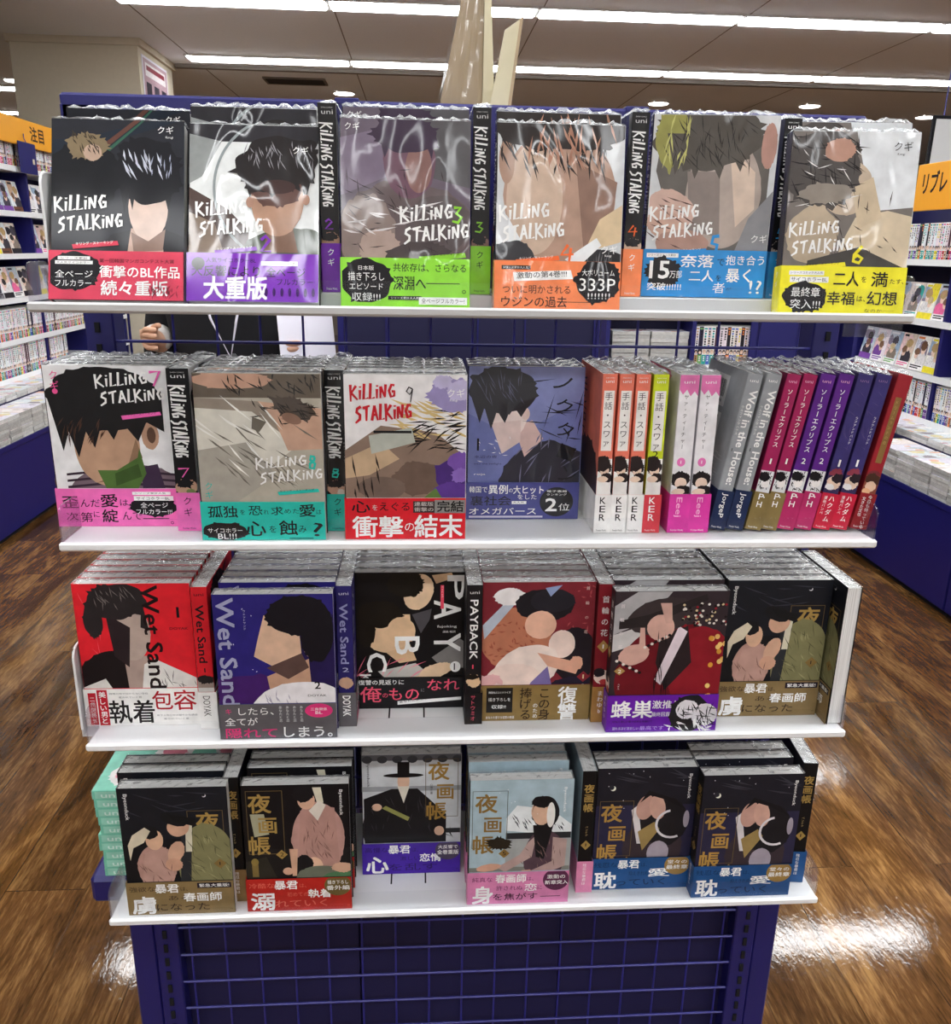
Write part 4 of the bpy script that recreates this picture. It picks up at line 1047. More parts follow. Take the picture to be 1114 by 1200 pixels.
def art_v2(a):
    a.rect(0, .5, 1, .8, '1b1a1c').poly([(.0, .6), (.2, .56), (.3, .75), (0, .8)], '2c2a24')
    frame(a, .04, .04, .38, .54, '6b5a3a'); a.poly([(.07, .22), (.2, .22), (.24, .38), (.1, .4)], 'a9a68c'); brushname(a, .05, .06, .22, 'a88a4c', '2')
    a.ell(.7, .42, .25, .28, 'b98f86', .03).poly([(.54, .2), (.68, .16), (.86, .18), (.9, .7), (.5, .6)], 'b48a80').ell(.6, .12, .08, .07, 'd9ad93', .02).ell(.57, .07, .1, .06, '17161a', .1).poly([(.66, .02), (.74, .02), (.76, .14), (.7, .14)], 'd9d2bc').poly([(.62, .2), (.72, .12), (.78, .16), (.7, .28)], 'e0d8cc').hatch(.72, .4, .16, .16, 26, 80, .14, .006, '7d5c54', 30)
    a.ell(.64, .64, .09, .07, 'e0b89c', .02, 15).ell(.56, .62, .08, .07, '17161a', .1).ell(.72, .74, .24, .1, '6d7263', .04).ell(.9, .76, .18, .07, '4f7a55', .05).poly([(.42, .5), (.5, .5), (.48, .72), (.44, .72)], 'd4a98f').ell(.4, .68, .05, .03, 'd4a98f').ell(.92, .66, .1, .04, 'd4a98f', .1).rect(.06, .62, .12, .72, '7d6a3c').ell(.09, .6, .035, .03, '8a763f')
    a.txt('Byeonduck', .9, .04, .04, W_, .2, .01, rot=90)
design('v2', **V, front='131216', back='16171b', art=art_v2, bcol='b3261f', obi=obi_v('溺', '冷酷な', '初めての', '執着', 'れていく', 'd86a58', 'b', '6b5a30', '描き下ろし', '番外編'))
def art_v3(a):
    a.rect(0, 0, 1, .05, '5a5c62')
    for k in range(7): a.ell(.06 + .15 * k, .04, .05, .03, '3c3e44')
    a.rect(0, .26, 1, .3, '9a9da2').rect(.66, .62, 1, .66, '2a2c30').hatch(.85, .7, .14, .08, 8, 40, .2, .01, '2a2c30', 60)
    a.ell(.42, .62, .42, .32, '17161a', .03).poly([(.02, .36), (.3, .28), (.56, .28), (.85, .5), (.85, .8), (.02, .8)], '19181c').ell(.42, .22, .06, .08, 'd9b39a', .02).rect(.36, .06, .48, .17, '111014').ell(.42, .17, .2, .018, '111014').poly([(.36, .26), (.42, .4), (.48, .26)], 'd8d2c4').poly([(.2, .44), (.24, .42), (.48, .52), (.46, .55)], '8a8a4e').ell(.15, .43, .05, .03, 'd9b39a').ell(.78, .64, .05, .04, 'd9b39a').hatch(.4, .5, .3, .14, 20, 80, .16, .006, '35343a', 30)
    frame(a, .64, .04, .97, .52, '5a4a30'); brushname(a, .66, .06, .22, '9c7a3c'); a.vtxt('心情之書', .7, .24, .03, K_); a.txt('Byeonduck', .05, .06, .035, '3a3c42', .2, 0, rot=90)
design('v3', **V, front='c9cdd1', back='9a9da2', art=art_v3, bcol='43209c', obi=obi_v('心', '高慢な', '激しい', '恋情', 'を乱す', '2a1460', 'b', '4a4058', '大反響で', '全巻重版'))
def art_v4(a):
    a.poly([(.36, .3), (.46, .2), (.8, .24), (1, .36), (1, .46), (.36, .4)], 'e9eef0').hatch(.65, .34, .3, .05, 26, 60, .09, .008, '4c5258', 8).rect(.36, .42, 1, .47, '2a2c30').rect(.36, .47, 1, .7, 'a2a6a6').rect(0, .7, 1, .8, '7d8078')
    a.ell(.74, .62, .2, .22, '54404a', .03).poly([(.58, .5), (.66, .44), (.62, .62), (.36, .74), (.28, .7), (.5, .6)], 'b59a94').poly([(.82, .46), (.96, .48), (.95, .7), (.7, .78), (.6, .74), (.82, .66)], 'b59a94').ell(.7, .25, .1, .1, 'dcb49a', .02).ell(.74, .26, .13, .13, '1a1a1e', .03).ell(.7, .265, .09, .095, 'dcb49a', .02).ell(.7, .175, .1, .045, '15151a', .1).poly([(.62, .36), (.82, .36), (.74, .64), (.66, .62)], '17171b').ell(.79, .28, .04, .1, 'ece9e4', .02)
    a.ell(.2, .7, .12, .03, 'd4a48c', .06, -8).ell(.54, .76, .1, .03, 'd4a48c', .06, -15).hatch(.7, .6, .2, .1, 18, 70, .1, .006, '7d6460', 30)
    frame(a, .03, .08, .37, .54, '5a5a50'); brushname(a, .05, .1, .22, '8a6c38', '5'); a.ell(.3, .5, .1, .05, '2a241c', .3); a.txt('Byeonduck', .9, .06, .035, W_, .2, .01, rot=90); a.hatch(.4, .15, .3, .12, 8, 0, .014, .006, W_, 90)
design('v4', **V, front='a9bfc9', back='8aa0aa', art=art_v4, bcol='d884b0', bspine='e08ab0', obi=lambda o: (o.txt('純真な', .04, .14, .15, '6a2a50', .2), o.txt('春画師', .27, .06, .26, W_, .3, .03), o.txt('は、', .58, .16, .12, '6a2a50'), o.txt('許されぬ', .28, .42, .15, '6a2a50', .26), o.txt('恋', .56, .36, .24, W_, .12, .02), o.txt('に', .69, .44, .12, '6a2a50'), o.txt('身', .04, .42, .54, W_, .2, .04), o.txt('を焦がす', .25, .66, .22, '3a1a30', .44, .01), o.txt('──', .72, .78, .02, '3a1a30', .2), o.ell(.87, .26, .13, .34, '5a2a4a', 0), o.txt('激動の', .78, .1, .13, W_, .18, .01), o.txt('新章突入', .76, .28, .13, W_, .23, .01)))
def art_v6(a):
    a.rect(0, .3, 1, .8, '2c2a44').hatch(.5, .4, .45, .38, 24, 0, .014, .006, 'e8e8f4', 90).hatch(.6, .1, .35, .08, 8, 15, .3, .014, '3a3a44', 20).ell(.16, .16, .028, .02, 'eef0e0').ell(.145, .152, .026, .019, '2b2b33')
    a.ell(.6, .66, .3, .24, '3a3036', .03).ell(.7, .44, .24, .2, '1c1b20', .03).poly([(.36, .34), (.42, .3), (.5, .62), (.44, .62)], 'd8d2d4').poly([(.44, .52), (.6, .44), (.66, .5), (.5, .68)], '9c8452').ell(.5, .32, .09, .1, 'c49a8c', .02, 10).ell(.62, .32, .08, .1, 'cfa494', .02, -10).poly([(.44, .28), (.52, .18), (.8, .26), (.9, .34), (.7, .26), (.54, .22)], '16151a')
    for k in range(14):
        t0, t1 = math.radians(100 + k * 14), math.radians(114 + k * 14)
        p = lambda r, t: (.78 + r * math.cos(t), .46 - r * math.sin(t) * .71)
        a.poly([p(.17, t0), p(.17, t1), p(.145, t1), p(.145, t0)], 'dedae0')
    a.ell(.66, .7, .11, .1, 'a39aa6', .02).ell(.92, .42, .03, .07, 'a39aa6')
    frame(a, .04, .26, .38, .72, '6b5a3a'); brushname(a, .05, .28, .22, 'b08a48', '6'); a.txt('Byeonduck', .9, .05, .04, W_, .2, .01, rot=90)
design('v6', **V, front='1e1e27', back='1d1c26', art=art_v6, bcol='1f4f86', obi=obi_v('耽', '残忍な', '抑えきれぬ', '愛', 'っていく', '0f2c52', 'b', '9c7c44', '堂々の', '最終章'), bback='1f4f86', bk=lambda a: (a.rect(0, 0, 1, .8, '16161e'), a.ell(.5, .35, .2, .1, '8a7a80', .1), a.ell(.3, .2, .1, .1, '3a3440', .1), a.ell(.6, .6, .15, .08, '4a3a3a', .1)))

# ---- spine-out titles of the second shelf
def face(s, y, hair, skin, c): s.rect(0, y, 1, y + .15, c).ell(.45, y + .05, .5, .05, hair, .15).ell(.5, y + .075, .32, .035, skin, .05).ell(.7, y + .12, .4, .03, hair, .15).ell(.4, y + .13, .35, .02, skin, .1)
def sp_or(col, num=None):
    def f(s):
        s.txt('DARIA COMICS', .2, .02, .006, W_, .6).txt('uni', .22, .035, .018, W_, .56).rect(.14, .1, .86, .47, 'f3f0ec')
        s.vtxt('手話・スワァ', .48, .11, .56, '3a2a2a', 0, 1.15)
        if num: s.txt(num, .3, .47, .045, K_, .36)
        face(s, .52, '2a2122', 'ecd2bc', 'f0eeea'); s.ell(.35, .55, .5, .05, '2a2122', .12)
        s.rect(0, .67, 1, .76, 'efece8')
    return f
ker = lambda col: lambda s: (s.txt('K', .3, .06, .17, col, .4, .01), s.txt('E', .3, .28, .17, col, .4, .01), s.txt('R', .3, .5, .17, col, .4, .01), s.txt('Frontier Works', .15, .9, .05, col, .7))
def art_plain(c1, c2): return lambda a: a.ell(.5, .45, .35, .3, c1, .05).ell(.5, .3, .3, .15, c2, .1)
back_or = lambda a: (a.ell(.55, .75, .5, .3, '3a2a2c', .1), a.vtxt('手話スワァ', .25, .08, .22, '4a1f20', 0, 1.0))
S2 = dict(nofilm=False, crumple=.006, w=.128)
design('orange', **S2, front='ef8a72', spine='ee7f68', back='dd7a64', art=art_plain('ecd2bc', '2a2122'), sp=sp_or('ee7f68'), bcol='f3f1ee', obi=lambda o: None, obis=ker('2a2426'), band=.25, t=.0162, bk=back_or)
design('yellow', **S2, front='cfd83a', spine='cddc2e', back='b7c42a', art=art_plain('ecd2bc', '2a2122'), sp=sp_or('cddc2e', '2'), bcol='d2404c', obi=lambda o: None, obis=ker(W_), band=.25, t=.0172)
def sp_pk(s):
    s.poly([(0, 0), (1, 0), (1, .13), (.8, .1), (.6, .13), (.4, .09), (.2, .12), (0, .09)], 'e67cb6').txt('uni', .22, .035, .018, W_, .56).vtxt('ヤァ・ティーチャー', .4, .12, .26, '4a4448', 0, 1.25).ell(.42, .54, .22, .028, 'ec7fc0').txt('1', .36, .53, .02, W_, .1)
    face(s, .6, '231d20', 'ecd2c0', 'f0eef0')
design('pink', **S2, front='efeef2', spine='eeedf0', back='d9d6dc', art=art_plain('ecd2c0', '231d20'), sp=sp_pk, bcol='dc3fa2', obi=lambda o: None, obis=lambda s: (s.txt('Eeej', .25, .08, .4, 'f8b8dc', .5, .01, rot=90), s.txt('Frontier Works', .15, .9, .05, W_, .7)), band=.255, t=.0215, bk=lambda a: a.ell(.2, .85, .4, .2, '2a2226', .1).ell(.3, .05, .4, .08, 'e67cb6', .1))
def sp_gr(s):
    s.txt('uni', .22, .035, .018, W_, .56).txt('Wolf in the House:', .38, .1, .5, W_, .6, .03, rot=90); s.vtxt('ウルフインザハウス', .2, .2, .2, W_, 0, 1.1).txt('1', .16, .47, .02, K_, .1)
def bk_gr(a):
    a.rect(.22, .06, .62, .26, 'e6e6e4').rect(.22, .3, .62, .46, 'e6e6e4')
    for k in range(22):
        u = .26 + .0145 * k
        a.rect(u, .09, u + a.r.choice([.004, .007, .01]), .2, K_).rect(u, .32, u + a.r.choice([.004, .007, .01]), .4, K_)
    a.txt('9784866', .28, .215, .02, K_, .28).txt('1920979', .28, .415, .02, K_, .28).hatch(.5, .6, .35, .08, 30, 0, .2, .004, 'd0d0d2', 4)
design('grey', **S2, front='8c9094', spine='9a9ea2', back='a8acb0', art=art_plain('b9bcc0', '4a4c50'), sp=sp_gr, bcol='1f2c4e', obi=lambda o: None, obis=lambda s: (s.txt('JorgeP', .3, .06, .44, W_, .62, .01, rot=90), s.txt('Frontier Works', .15, .9, .05, W_, .7)), band=.26, t=.0172, bk=bk_gr)  # back cover colour lightened to make up for its side facing from the light
def sp_so(num, c): 
    def f(s):
        s.txt('uni', .22, .035, .018, 'e6a8c8', .56).vtxt('ソーラーエクリプス', .5, .09, .42, W_, .01, 1.12).txt(num, .36, .53, .035, W_, .26, .01)
        s.rect(0, .61, 1, .75, 'dfe0e2').hatch(.5, .68, .4, .06, 30, 60, .3, .05, K_, 60).ell(.55, .69, .3, .03, 'f4f0ee', .1).ell(.35, .65, .4, .03, K_, .2)
    return f
ph = lambda s: (s.txt('P', .32, .04, .15, W_, .36, .01), s.txt('・', .66, .1, .04, W_), s.txt('H', .32, .24, .15, W_, .36, .01), s.txt('Frontier Works', .15, .9, .05, W_, .7))
bk_so = lambda a: (a.ell(.3, .5, .4, .25, 'd8d4da', .1), a.hatch(.4, .5, .4, .25, 40, 60, .2, .02, '1c1620', 60))
design('crimson', **S2, front='9c2350', spine='a3245a', back='7c1c44', art=art_plain('d8d4da', '1c1620'), sp=sp_so('1', ''), bcol='857245', obi=lambda o: None, obis=ph, band=.25, t=.016, bk=bk_so)
design('violet', **S2, front='55237c', spine='5f2789', back='44206a', art=art_plain('d8d4da', '1c1620'), sp=sp_so('2', ''), bcol='b32a62', obi=lambda o: None, obis=ph, band=.25, t=.0175, bk=bk_so)
def sp_na(s):
    s.txt('uni', .22, .03, .018, '8a6a9a', .56).hatch(.5, .3, .4, .2, 14, 60, .8, .02, '5a4a7c', 40).vtxt('ラブアンドバンド', .72, .26, .2, W_, 0, 1.15).txt('1', .34, .54, .045, W_, .3).ell(.45, .63, .4, .03, '8c3a4a', .2).rect(0, .645, 1, .76, '3a3058').ell(.5, .69, .45, .045, 'e4c8b4', .1).ell(.7, .66, .4, .03, '2a2028', .2).ell(.3, .72, .3, .02, 'e8e4e6', .2)
design('indigo', **S2, front='3a2f66', spine='3d3570', back='30285a', art=art_plain('e4c8b4', '8c3a4a'), sp=sp_na, bcol='c6223e', obi=lambda o: None, obis=lambda s: (s.vtxt('ハクダム', .66, .05, .42, W_, .01, 1.1), s.vtxt('漫画バンベ', .24, .08, .24, W_), s.txt('Frontier Works', .15, .9, .05, W_, .7)), band=.24, t=.0178, bk=lambda a: (a.poly([(.2, .1), (.6, .3), (.5, .8), (.1, .8)], 'd8b8a0'), a.ell(.35, .12, .16, .1, 'b3294a'), a.ell(.2, .55, .14, .1, '1c1826'), a.poly([(.5, .3), (.8, .4), (.6, .7)], '8a6ab0')))
def sp_rd(s):
    s.rect(.3, .14, .72, .56, '8a6a3c').vtxt('ドリームランドの夜', .5, .16, .26, 'b89a5c', 0, 1.3).ell(.5, .64, .45, .03, '7a3038').rect(0, .64, 1, .77, '8c4a3c').ell(.5, .67, .5, .04, '4a2e24', .2).ell(.5, .715, .36, .035, 'ecc8ae', .1).ell(.3, .75, .3, .02, 'e8b48c', .1)
design('ruby', **S2, front='a02a30', spine='9c2630', back='8a2028', art=art_plain('ecc8ae', '4a2e24'), sp=sp_rd, bcol='8e2028', obi=lambda o: None, obis=lambda s: (s.vtxt('今日も待っている', .7, .04, .3, W_, 0, 1.0), s.vtxt('文きた文也', .3, .1, .28, W_, 0, 1.0), s.txt('Frontier Works', .15, .9, .05, W_, .7)), band=.24, t=.0172)

# mint books lying flat in a pile
def art_mint(a): 
    for (u, v, r) in ((.3, .2, .2), (.7, .45, .2), (.3, .75, .2), (.75, .85, .14)): a.ell(u, v, r, r * .7, 'f2f0ee', .1).ell(u, v, r * .7, r * .45, 'e88ca0', .2)
design('mint', front='8fd6bf', spine='7fd0b6', back='8fd6bf', art=art_mint, sp=lambda s: s.rect(.1, .02, .9, .2, '9fdcc8').txt('uni', .2, .06, .5, 'dff6ee', .12, .02, rot=90), bcol='8fd6bf', band=0.0, w=.128, t=.0135, mat='print')

# ------------------------------------------------------------------ books on the rack
def front(key, row, X, Y, label, group=None, lean=0.0, z=None, tilt=0.0, turn=0.0):
    lift = (DES[key]['t'] + .0006) * math.sin(math.radians(lean))
    return place(DES[key], (X, Y, (DECK[row] if z is None else z) + 0.0003 + lift), label, group, turn, lean, tilt)
def spine(key, row, X, Y, label, group=None, tilt=0.0, z=None, turn=90.0):
    d = DES[key]
    lift = d['t'] * math.sin(math.radians(abs(tilt))) + 0.0003
    return place(d, (X + d['t'] / 2, Y + d['w'] / 2, (DECK[row] if z is None else z) + lift * (1 if tilt > 0 else 1)), label, group, turn, 0.0, tilt)
def stack(key, row, spots, look, group, lean=0.0, z=None):
    n = len(spots)
    for i, (X, Y) in enumerate(spots):
        place_ = 'front copy' if i == 0 else 'rearmost copy' if i == n - 1 and n > 2 else '%s copy back' % ORD[i + 1]
        front(key, row, X, Y, '%s, %s on the %s shelf' % (look, place_, SHN[row]), group, lean if i == 0 else min(lean, 2.0), z)

RZ = 1.403
# top shelf
for key, X, Y, lean, Xb, Yb, look in (
        ('ks1', -.368, .009, 18, -.378, .13, 'black paperback with red paper band and dark portrait'),
        ('ks2', -.234, .009, 19, -.238, .09, 'pale grey paperback with purple paper band'),
        ('ks3', -.0805, .012, 7.5, -.0805, .066, 'mauve paperback with light green paper band'),
        ('ks4', .0755, .012, 7, .078, .066, 'paperback with orange paper band and large face shape')):
    front(key, 0, X, Y, look + ', front copy on the top rack shelf', 'face-out paperbacks on the top shelf', lean)
    front(key, 0, Xb, Yb, look + ', rear copy on the top rack shelf', 'face-out paperbacks on the top shelf', 1.0, RZ)
front('ks5', 0, .2385, .048, 'paperback with bright blue paper band on the top rack shelf', 'face-out paperbacks on the top shelf', 1.0, RZ, turn=-6)
DES['ks6']['w'] = .130
front('ks6', 0, .3765, .0098, 'paperback with yellow paper band, front copy on the top rack shelf', 'face-out paperbacks on the top shelf', 6, turn=-5)
front('ks6', 0, .392, .072, 'paperback with yellow paper band, rear copy on the top rack shelf', 'face-out paperbacks on the top shelf', 1, RZ, turn=-5)
for key, X, t, look in (('ks2', -.1585, .016, 'purple base'), ('ks3', -.0035, .018, 'light green base'), ('ks4', .1585, .019, 'orange base'), ('ks5', .3225, .021, 'blue base')):
    spine(key, 0, X, .057 if key == 'ks5' else .046, 'black paperback spine out with %s, top rack shelf' % look, 'spine-out paperbacks on the top shelf', z=RZ)

# second shelf
stack('ks7', 1, [(-.407, .060 + .0247 * i) for i in range(4)], 'white paperback with pink paper band and black hair', 'pink banded stack')
spine('ks7', 1, -.325, .042, 'black paperback standing spine out with pink base, second rack shelf', 'spine-out paperbacks on the second shelf')
stack('ks8', 1, [(-.236, .0105)] + [(-.2365, .052 + .0227 * i) for i in range(4)], 'beige paperback with turquoise paper band', 'turquoise banded stack')
spine('ks8', 1, -.159, .040, 'black paperback standing spine out with turquoise base, second rack shelf', 'spine-out paperbacks on the second shelf')
stack('ks9', 1, [(-.082, .012)] + [(-.0815, .052 + .0227 * i) for i in range(4)], 'white paperback with red paper band and violet flowers', 'red banded stack')
stack('blue', 1, [(.056, .084 + .0222 * i) for i in range(3)], 'slate blue paperback with indigo paper band', 'blue stack')
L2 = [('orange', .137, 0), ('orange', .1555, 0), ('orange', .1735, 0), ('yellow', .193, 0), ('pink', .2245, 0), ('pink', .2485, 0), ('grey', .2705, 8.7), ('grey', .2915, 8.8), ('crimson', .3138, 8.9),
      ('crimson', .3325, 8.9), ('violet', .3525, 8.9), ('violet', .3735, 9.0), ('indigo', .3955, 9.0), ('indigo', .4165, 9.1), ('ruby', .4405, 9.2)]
LOOK = {'orange': 'orange spined paperback with white base', 'yellow': 'lime yellow spined paperback with red base', 'pink': 'white spined paperback with pink base', 'grey': 'grey spined paperback with navy base',
        'crimson': 'crimson spined paperback with khaki base', 'violet': 'violet spined paperback with magenta base', 'indigo': 'indigo spined paperback with red base', 'ruby': 'dark red spined paperback leaning at the end of the row'}
cnt = {}
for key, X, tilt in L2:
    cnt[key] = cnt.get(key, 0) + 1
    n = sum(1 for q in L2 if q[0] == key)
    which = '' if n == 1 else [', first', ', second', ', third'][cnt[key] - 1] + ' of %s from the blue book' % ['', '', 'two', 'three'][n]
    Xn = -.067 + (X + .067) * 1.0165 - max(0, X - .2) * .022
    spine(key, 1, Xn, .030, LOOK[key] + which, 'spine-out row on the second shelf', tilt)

# third shelf
stack('red', 2, [(-.397, .040 + .0205 * i) for i in range(6)], 'red paperback with white paper band', 'red stack')
spine('red', 2, -.318, .028, 'red paperback spine out between red and navy books, third shelf', 'spine-out paperbacks on the third shelf')
stack('navy', 2, [(-.2315, .0055)] + [(-.2315, .041 + .0205 * i) for i in range(6)], 'navy paperback with grey paper band and white shirt', 'navy stack')
spine('navy', 2, -.1545, .028, 'navy paperback standing spine out beside the black stack, third rack shelf', 'spine-out paperbacks on the third shelf')
stack('black', 2, [(-.079, .070 + .0205 * i) for i in range(5)], 'black paperback with black and pink paper band', 'black stack')
spine('black', 2, -.003, .028, 'black paperback standing spine out beside maroon books, third rack shelf', 'spine-out paperbacks on the third shelf')
stack('flower', 2, [(.074, .036 + .0205 * i) for i in range(6)], 'maroon paperback with brown gold paper band', 'maroon stack')
spine('flower', 2, .152, .028, 'maroon paperback standing spine out with gold base, third rack shelf', 'spine-out paperbacks on the third shelf')
stack('purple', 2, [(.224, .0055)] + [(.2295, .040 + .0205 * i) for i in range(6)], 'wine red paperback with violet paper band', 'violet banded stack')
stack('v1', 2, [(.3655, .037 + .0205 * i) for i in range(6)], 'charcoal paperback with khaki paper band', 'khaki banded stack on the third shelf')
dV = DES['v1']
place(dV, (.4345, .012 + dV['w'] / 2, DECK[2] + .0003), 'charcoal paperback with page edges turned out at the end of the third shelf', None, -90)

# bottom shelf
stack('v1', 3, [(-.363, .0055), (-.3725, .038), (-.3725, .0585)], 'charcoal paperback with khaki paper band', 'khaki banded stack on the bottom shelf')
spine('v1', 3, -.2975, .023, 'black paperback standing spine out with khaki base, bottom rack shelf', 'spine-out paperbacks on the bottom shelf')
stack('v2', 3, [(-.2175, .0055), (-.2165, .042), (-.2165, .063)], 'black paperback with brick red paper band', 'brick red banded stack')
stack('v3', 3, [(-.078, .066), (-.078, .087)], 'grey white paperback with violet paper band', 'violet banded pair')
stack('v4', 3, [(.058, .0055), (.058, .045), (.058, .066)], 'pale blue grey paperback with pink paper band', 'pink banded stack on the bottom shelf')
spine('v4', 3, .145, .020, 'black paperback standing spine out with pink base, bottom rack shelf', 'spine-out paperbacks on the bottom shelf')
for i, Y in enumerate((.025, .0455)):
    front('v6', 3, .2205, Y, 'dark paperback with blue paper band beside pink spine, %s copy' % ('front', 'rear')[i], 'blue banded pair')
for i, Y in enumerate((.0055, .041, .0615)):
    front('v6', 3, .3495, Y, 'dark paperback with blue paper band at the bottom shelf end, %s copy' % ('front', 'middle', 'rear')[i], 'blue banded stack')
spine('v6', 3, .4372, .026, 'dark paperback with blue base standing spine out at the bottom shelf end', None, turn=85)

# mint books lying flat in a pile
dm = DES['mint']; dm['w'] = .121; dm['t'] = .0129
flat = Matrix(((0, 0, -1), (1, 0, 0), (0, -1, 0)))
rr = random.Random(3)
for i in range(10):
    zt = DECK[3] + .0002 + .0131 * (i + 1)
    o = place(dm, (-.486 + .182 + rr.uniform(-.003, .003) + (9 - i) * .0006, .0755 + .0605 + rr.uniform(-.0005, .0005), zt), 'mint green paperback lying flat, %s' % ('topmost of its pile' if i == 9 else 'lowest of its pile' if i == 0 else '%s from the top of the mint pile' % ORD[10 - i]), 'mint paperbacks in a flat pile')
    o.rotation_euler = flat.to_euler()
    if i < 9:
        for ch in list(o.children):
            if ch.name.startswith('shrink_film'): bpy.data.objects.remove(ch)

# ------------------------------------------------------------------ sign stakes behind the header
st = empty('sign_board', (-0.005, 0.242, 1.40))
b = MB(); b.prism([(-.038, 0), (.013, 0), (.0145, .34), (.0145, .66), (-.006, .66), (-.01, .34), (-.036, .22)], 'y', 0.0, .01); b.build('board', M['tan_board'], st)
b = MB(); b.prism([(.0135, 0), (.029, 0), (.0285, .22), (.022, .34), (.021, .66), (.0148, .66), (.0148, .34)], 'y', -.006, .014); b.build('post', M['slat'], st)
b = MB(); rr = random.Random(5)
vs = []
for j in range(16):
    zz = .004 + .043 * j
    xl = -.039 + (0 if zz < .22 else min(1, (zz - .22) / .12) * .026)
    for i in range(9):
        u = i / 8
        vs.append((xl + (.014 - xl) * u, -.002 - .006 * math.sin(u * math.pi) - rr.uniform(0, .004), zz))
fs = [(j * 9 + i, j * 9 + i + 1, (j + 1) * 9 + i + 1, (j + 1) * 9 + i) for j in range(15) for i in range(8)]
b.add(vs, fs); b.build('film_sleeve', M['bag'], st)
tag(st, 'tall tan sign board in clear film with cream post rising behind the blue header', 'sign board')
st = empty('slat_sign', (0.028, 0.2235, 1.40))
b = MB(); b.prism([(-.014, .196), (.0085, .196), (.0225, .306), (.005, .294)], 'y', 0.0, .004); b.build('slat', M['slat'], st)
b = MB(); b.prism([(.0085, .196), (.0125, .196), (.0265, .31), (.0225, .306)], 'y', -.0005, .006); b.build('edge', M['tan_board'], st)
tag(st, 'short cream slat leaning beside the tall film-wrapped sign board', 'sign')

# ------------------------------------------------------------------ bookcases and tables along both aisles
PAL = ['f1efee', 'eceaf0', 'f4f1ea', 'f0e4ea', 'e8eef2', 'f3f3f3', 'e9dcd2', 'd9d4e4']
ACC = [('pink', 'e86a9c'), ('red', 'cc3038'), ('purple', '7a4aa0'), ('black', '26222a'), ('yellow', 'e8d83a'), ('orange', 'ee8a4a'), ('teal', '3aa6a0'), ('blue', '4a6ac0'), ('tan', 'b89468'), ('grey', '7d7a80'), ('green', '7ab06a'), ('brown', '6e4634')]
def spine_variant(k):
    r = random.Random(100 + k)
    t = r.choice([.0145, .0165, .018, .02])
    b = MB(); base = r.choice(PAL); an, ac = ACC[k % len(ACC)]
    dark = k % 7 == 3
    if dark: base = r.choice(['2b2830', '3a3550', '5a3a44'])
    b.box(-t / 2, t / 2, 0, .128, 0, .18, 0, hx(base))
    b.box(-t / 2 + .001, t / 2 - .001, .002, .1285, .0, .1795 + .001, 0, hx('e9e8e4'))
    a = Art(t, .18, 1, k)
    a.rect(0, .74, 1, 1, ac)
    a.rect(.1, .03, .9, .07, ac)
    y = .1
    for _ in range(r.randint(4, 7)):
        hh = r.uniform(.03, .06); a.rect(.28, y, .72, y + hh, ac if r.random() < .4 else '2a2428'); y += hh + .02
    a.ell(.5, .66, .45, .055, r.choice(['3a2a28', 'd8b49c', '5a5060']), .15).ell(.5, .68, .3, .035, 'ecd0bc', .1)
    for j in range(3): a.rect(.3, .78 + .05 * j, .7, .81 + .05 * j, 'f4f2f0' if r.random() < .6 else '2a2428')
    stamp(b, a, ((-t / 2, 0, .18), (1, 0, 0), (0, 0, -1), (0, -1, 0)), .00005)
    return b.mesh('shelved_book', [M['print']]), t, '%s-banded %s paperback' % (an, 'dark' if dark else 'white')
SV = [spine_variant(k) for k in range(24)]
def face_variant(k):
    r = random.Random(300 + k)
    b = MB(); an, ac = ACC[k % len(ACC)]; base = r.choice(PAL + ['c9d4de', 'dcc8b8', 'b8c4cc'])
    b.box(-.064, .064, 0, .016, 0, .181, 0, hx(base))
    b.box(-.063, .0635, .001, .015, 0.001, .182, 0, hx('e9e8e4'))
    a = Art(.128, .181, 1, k + 40)
    for _ in range(3): a.ell(r.random(), r.uniform(.1, .7), r.uniform(.15, .4), r.uniform(.1, .3), r.choice([ac, '9ab0c8', 'c8a890', 'd8d8e0', 'e8c8c8', '8a8094']), .1)
    cx = r.uniform(.3, .7)
    a.ell(cx, .72, .34, .24, r.choice(['3a3640', ac, '8a7c70', 'e4e0e0']), .06).ell(cx, .38, .16, .15, 'ecd2c0', .04).ell(cx + r.uniform(-.05, .05), .28, .22, .13, r.choice(['2a2426', '6a4a34', 'b89a6a', '4a4450']), .16)
    a.ell(1 - cx, .55, .14, .12, 'e6c6b2', .06).ell(1 - cx, .47, .18, .1, r.choice(['2a2426', '7a5a44', 'c8b48a']), .16)
    a.hatch(.5, .5, .45, .4, 40, 70, .12, .01, r.choice(['3a3438', ac]), 60)
    a.rect(.0, .82, 1, 1, r.choice(['f2f0ee', ac, 'f2f0ee']))
    for j in range(2): a.rect(.1, .85 + .06 * j, .9 - .2 * j, .885 + .06 * j, r.choice(['2a2428', ac]))
    a.rect(.1, .04, .1 + r.uniform(.3, .7), .1, r.choice(['2a2428', ac, 'f4f4f4']))
    stamp(b, a, ((-.064, 0, .181), (1, 0, 0), (0, 0, -1), (0, -1, 0)), .00004)
    return b.mesh('display_book', [M['print']]), '%s-accented pale paperback' % an
FV = [face_variant(k) for k in range(16)]

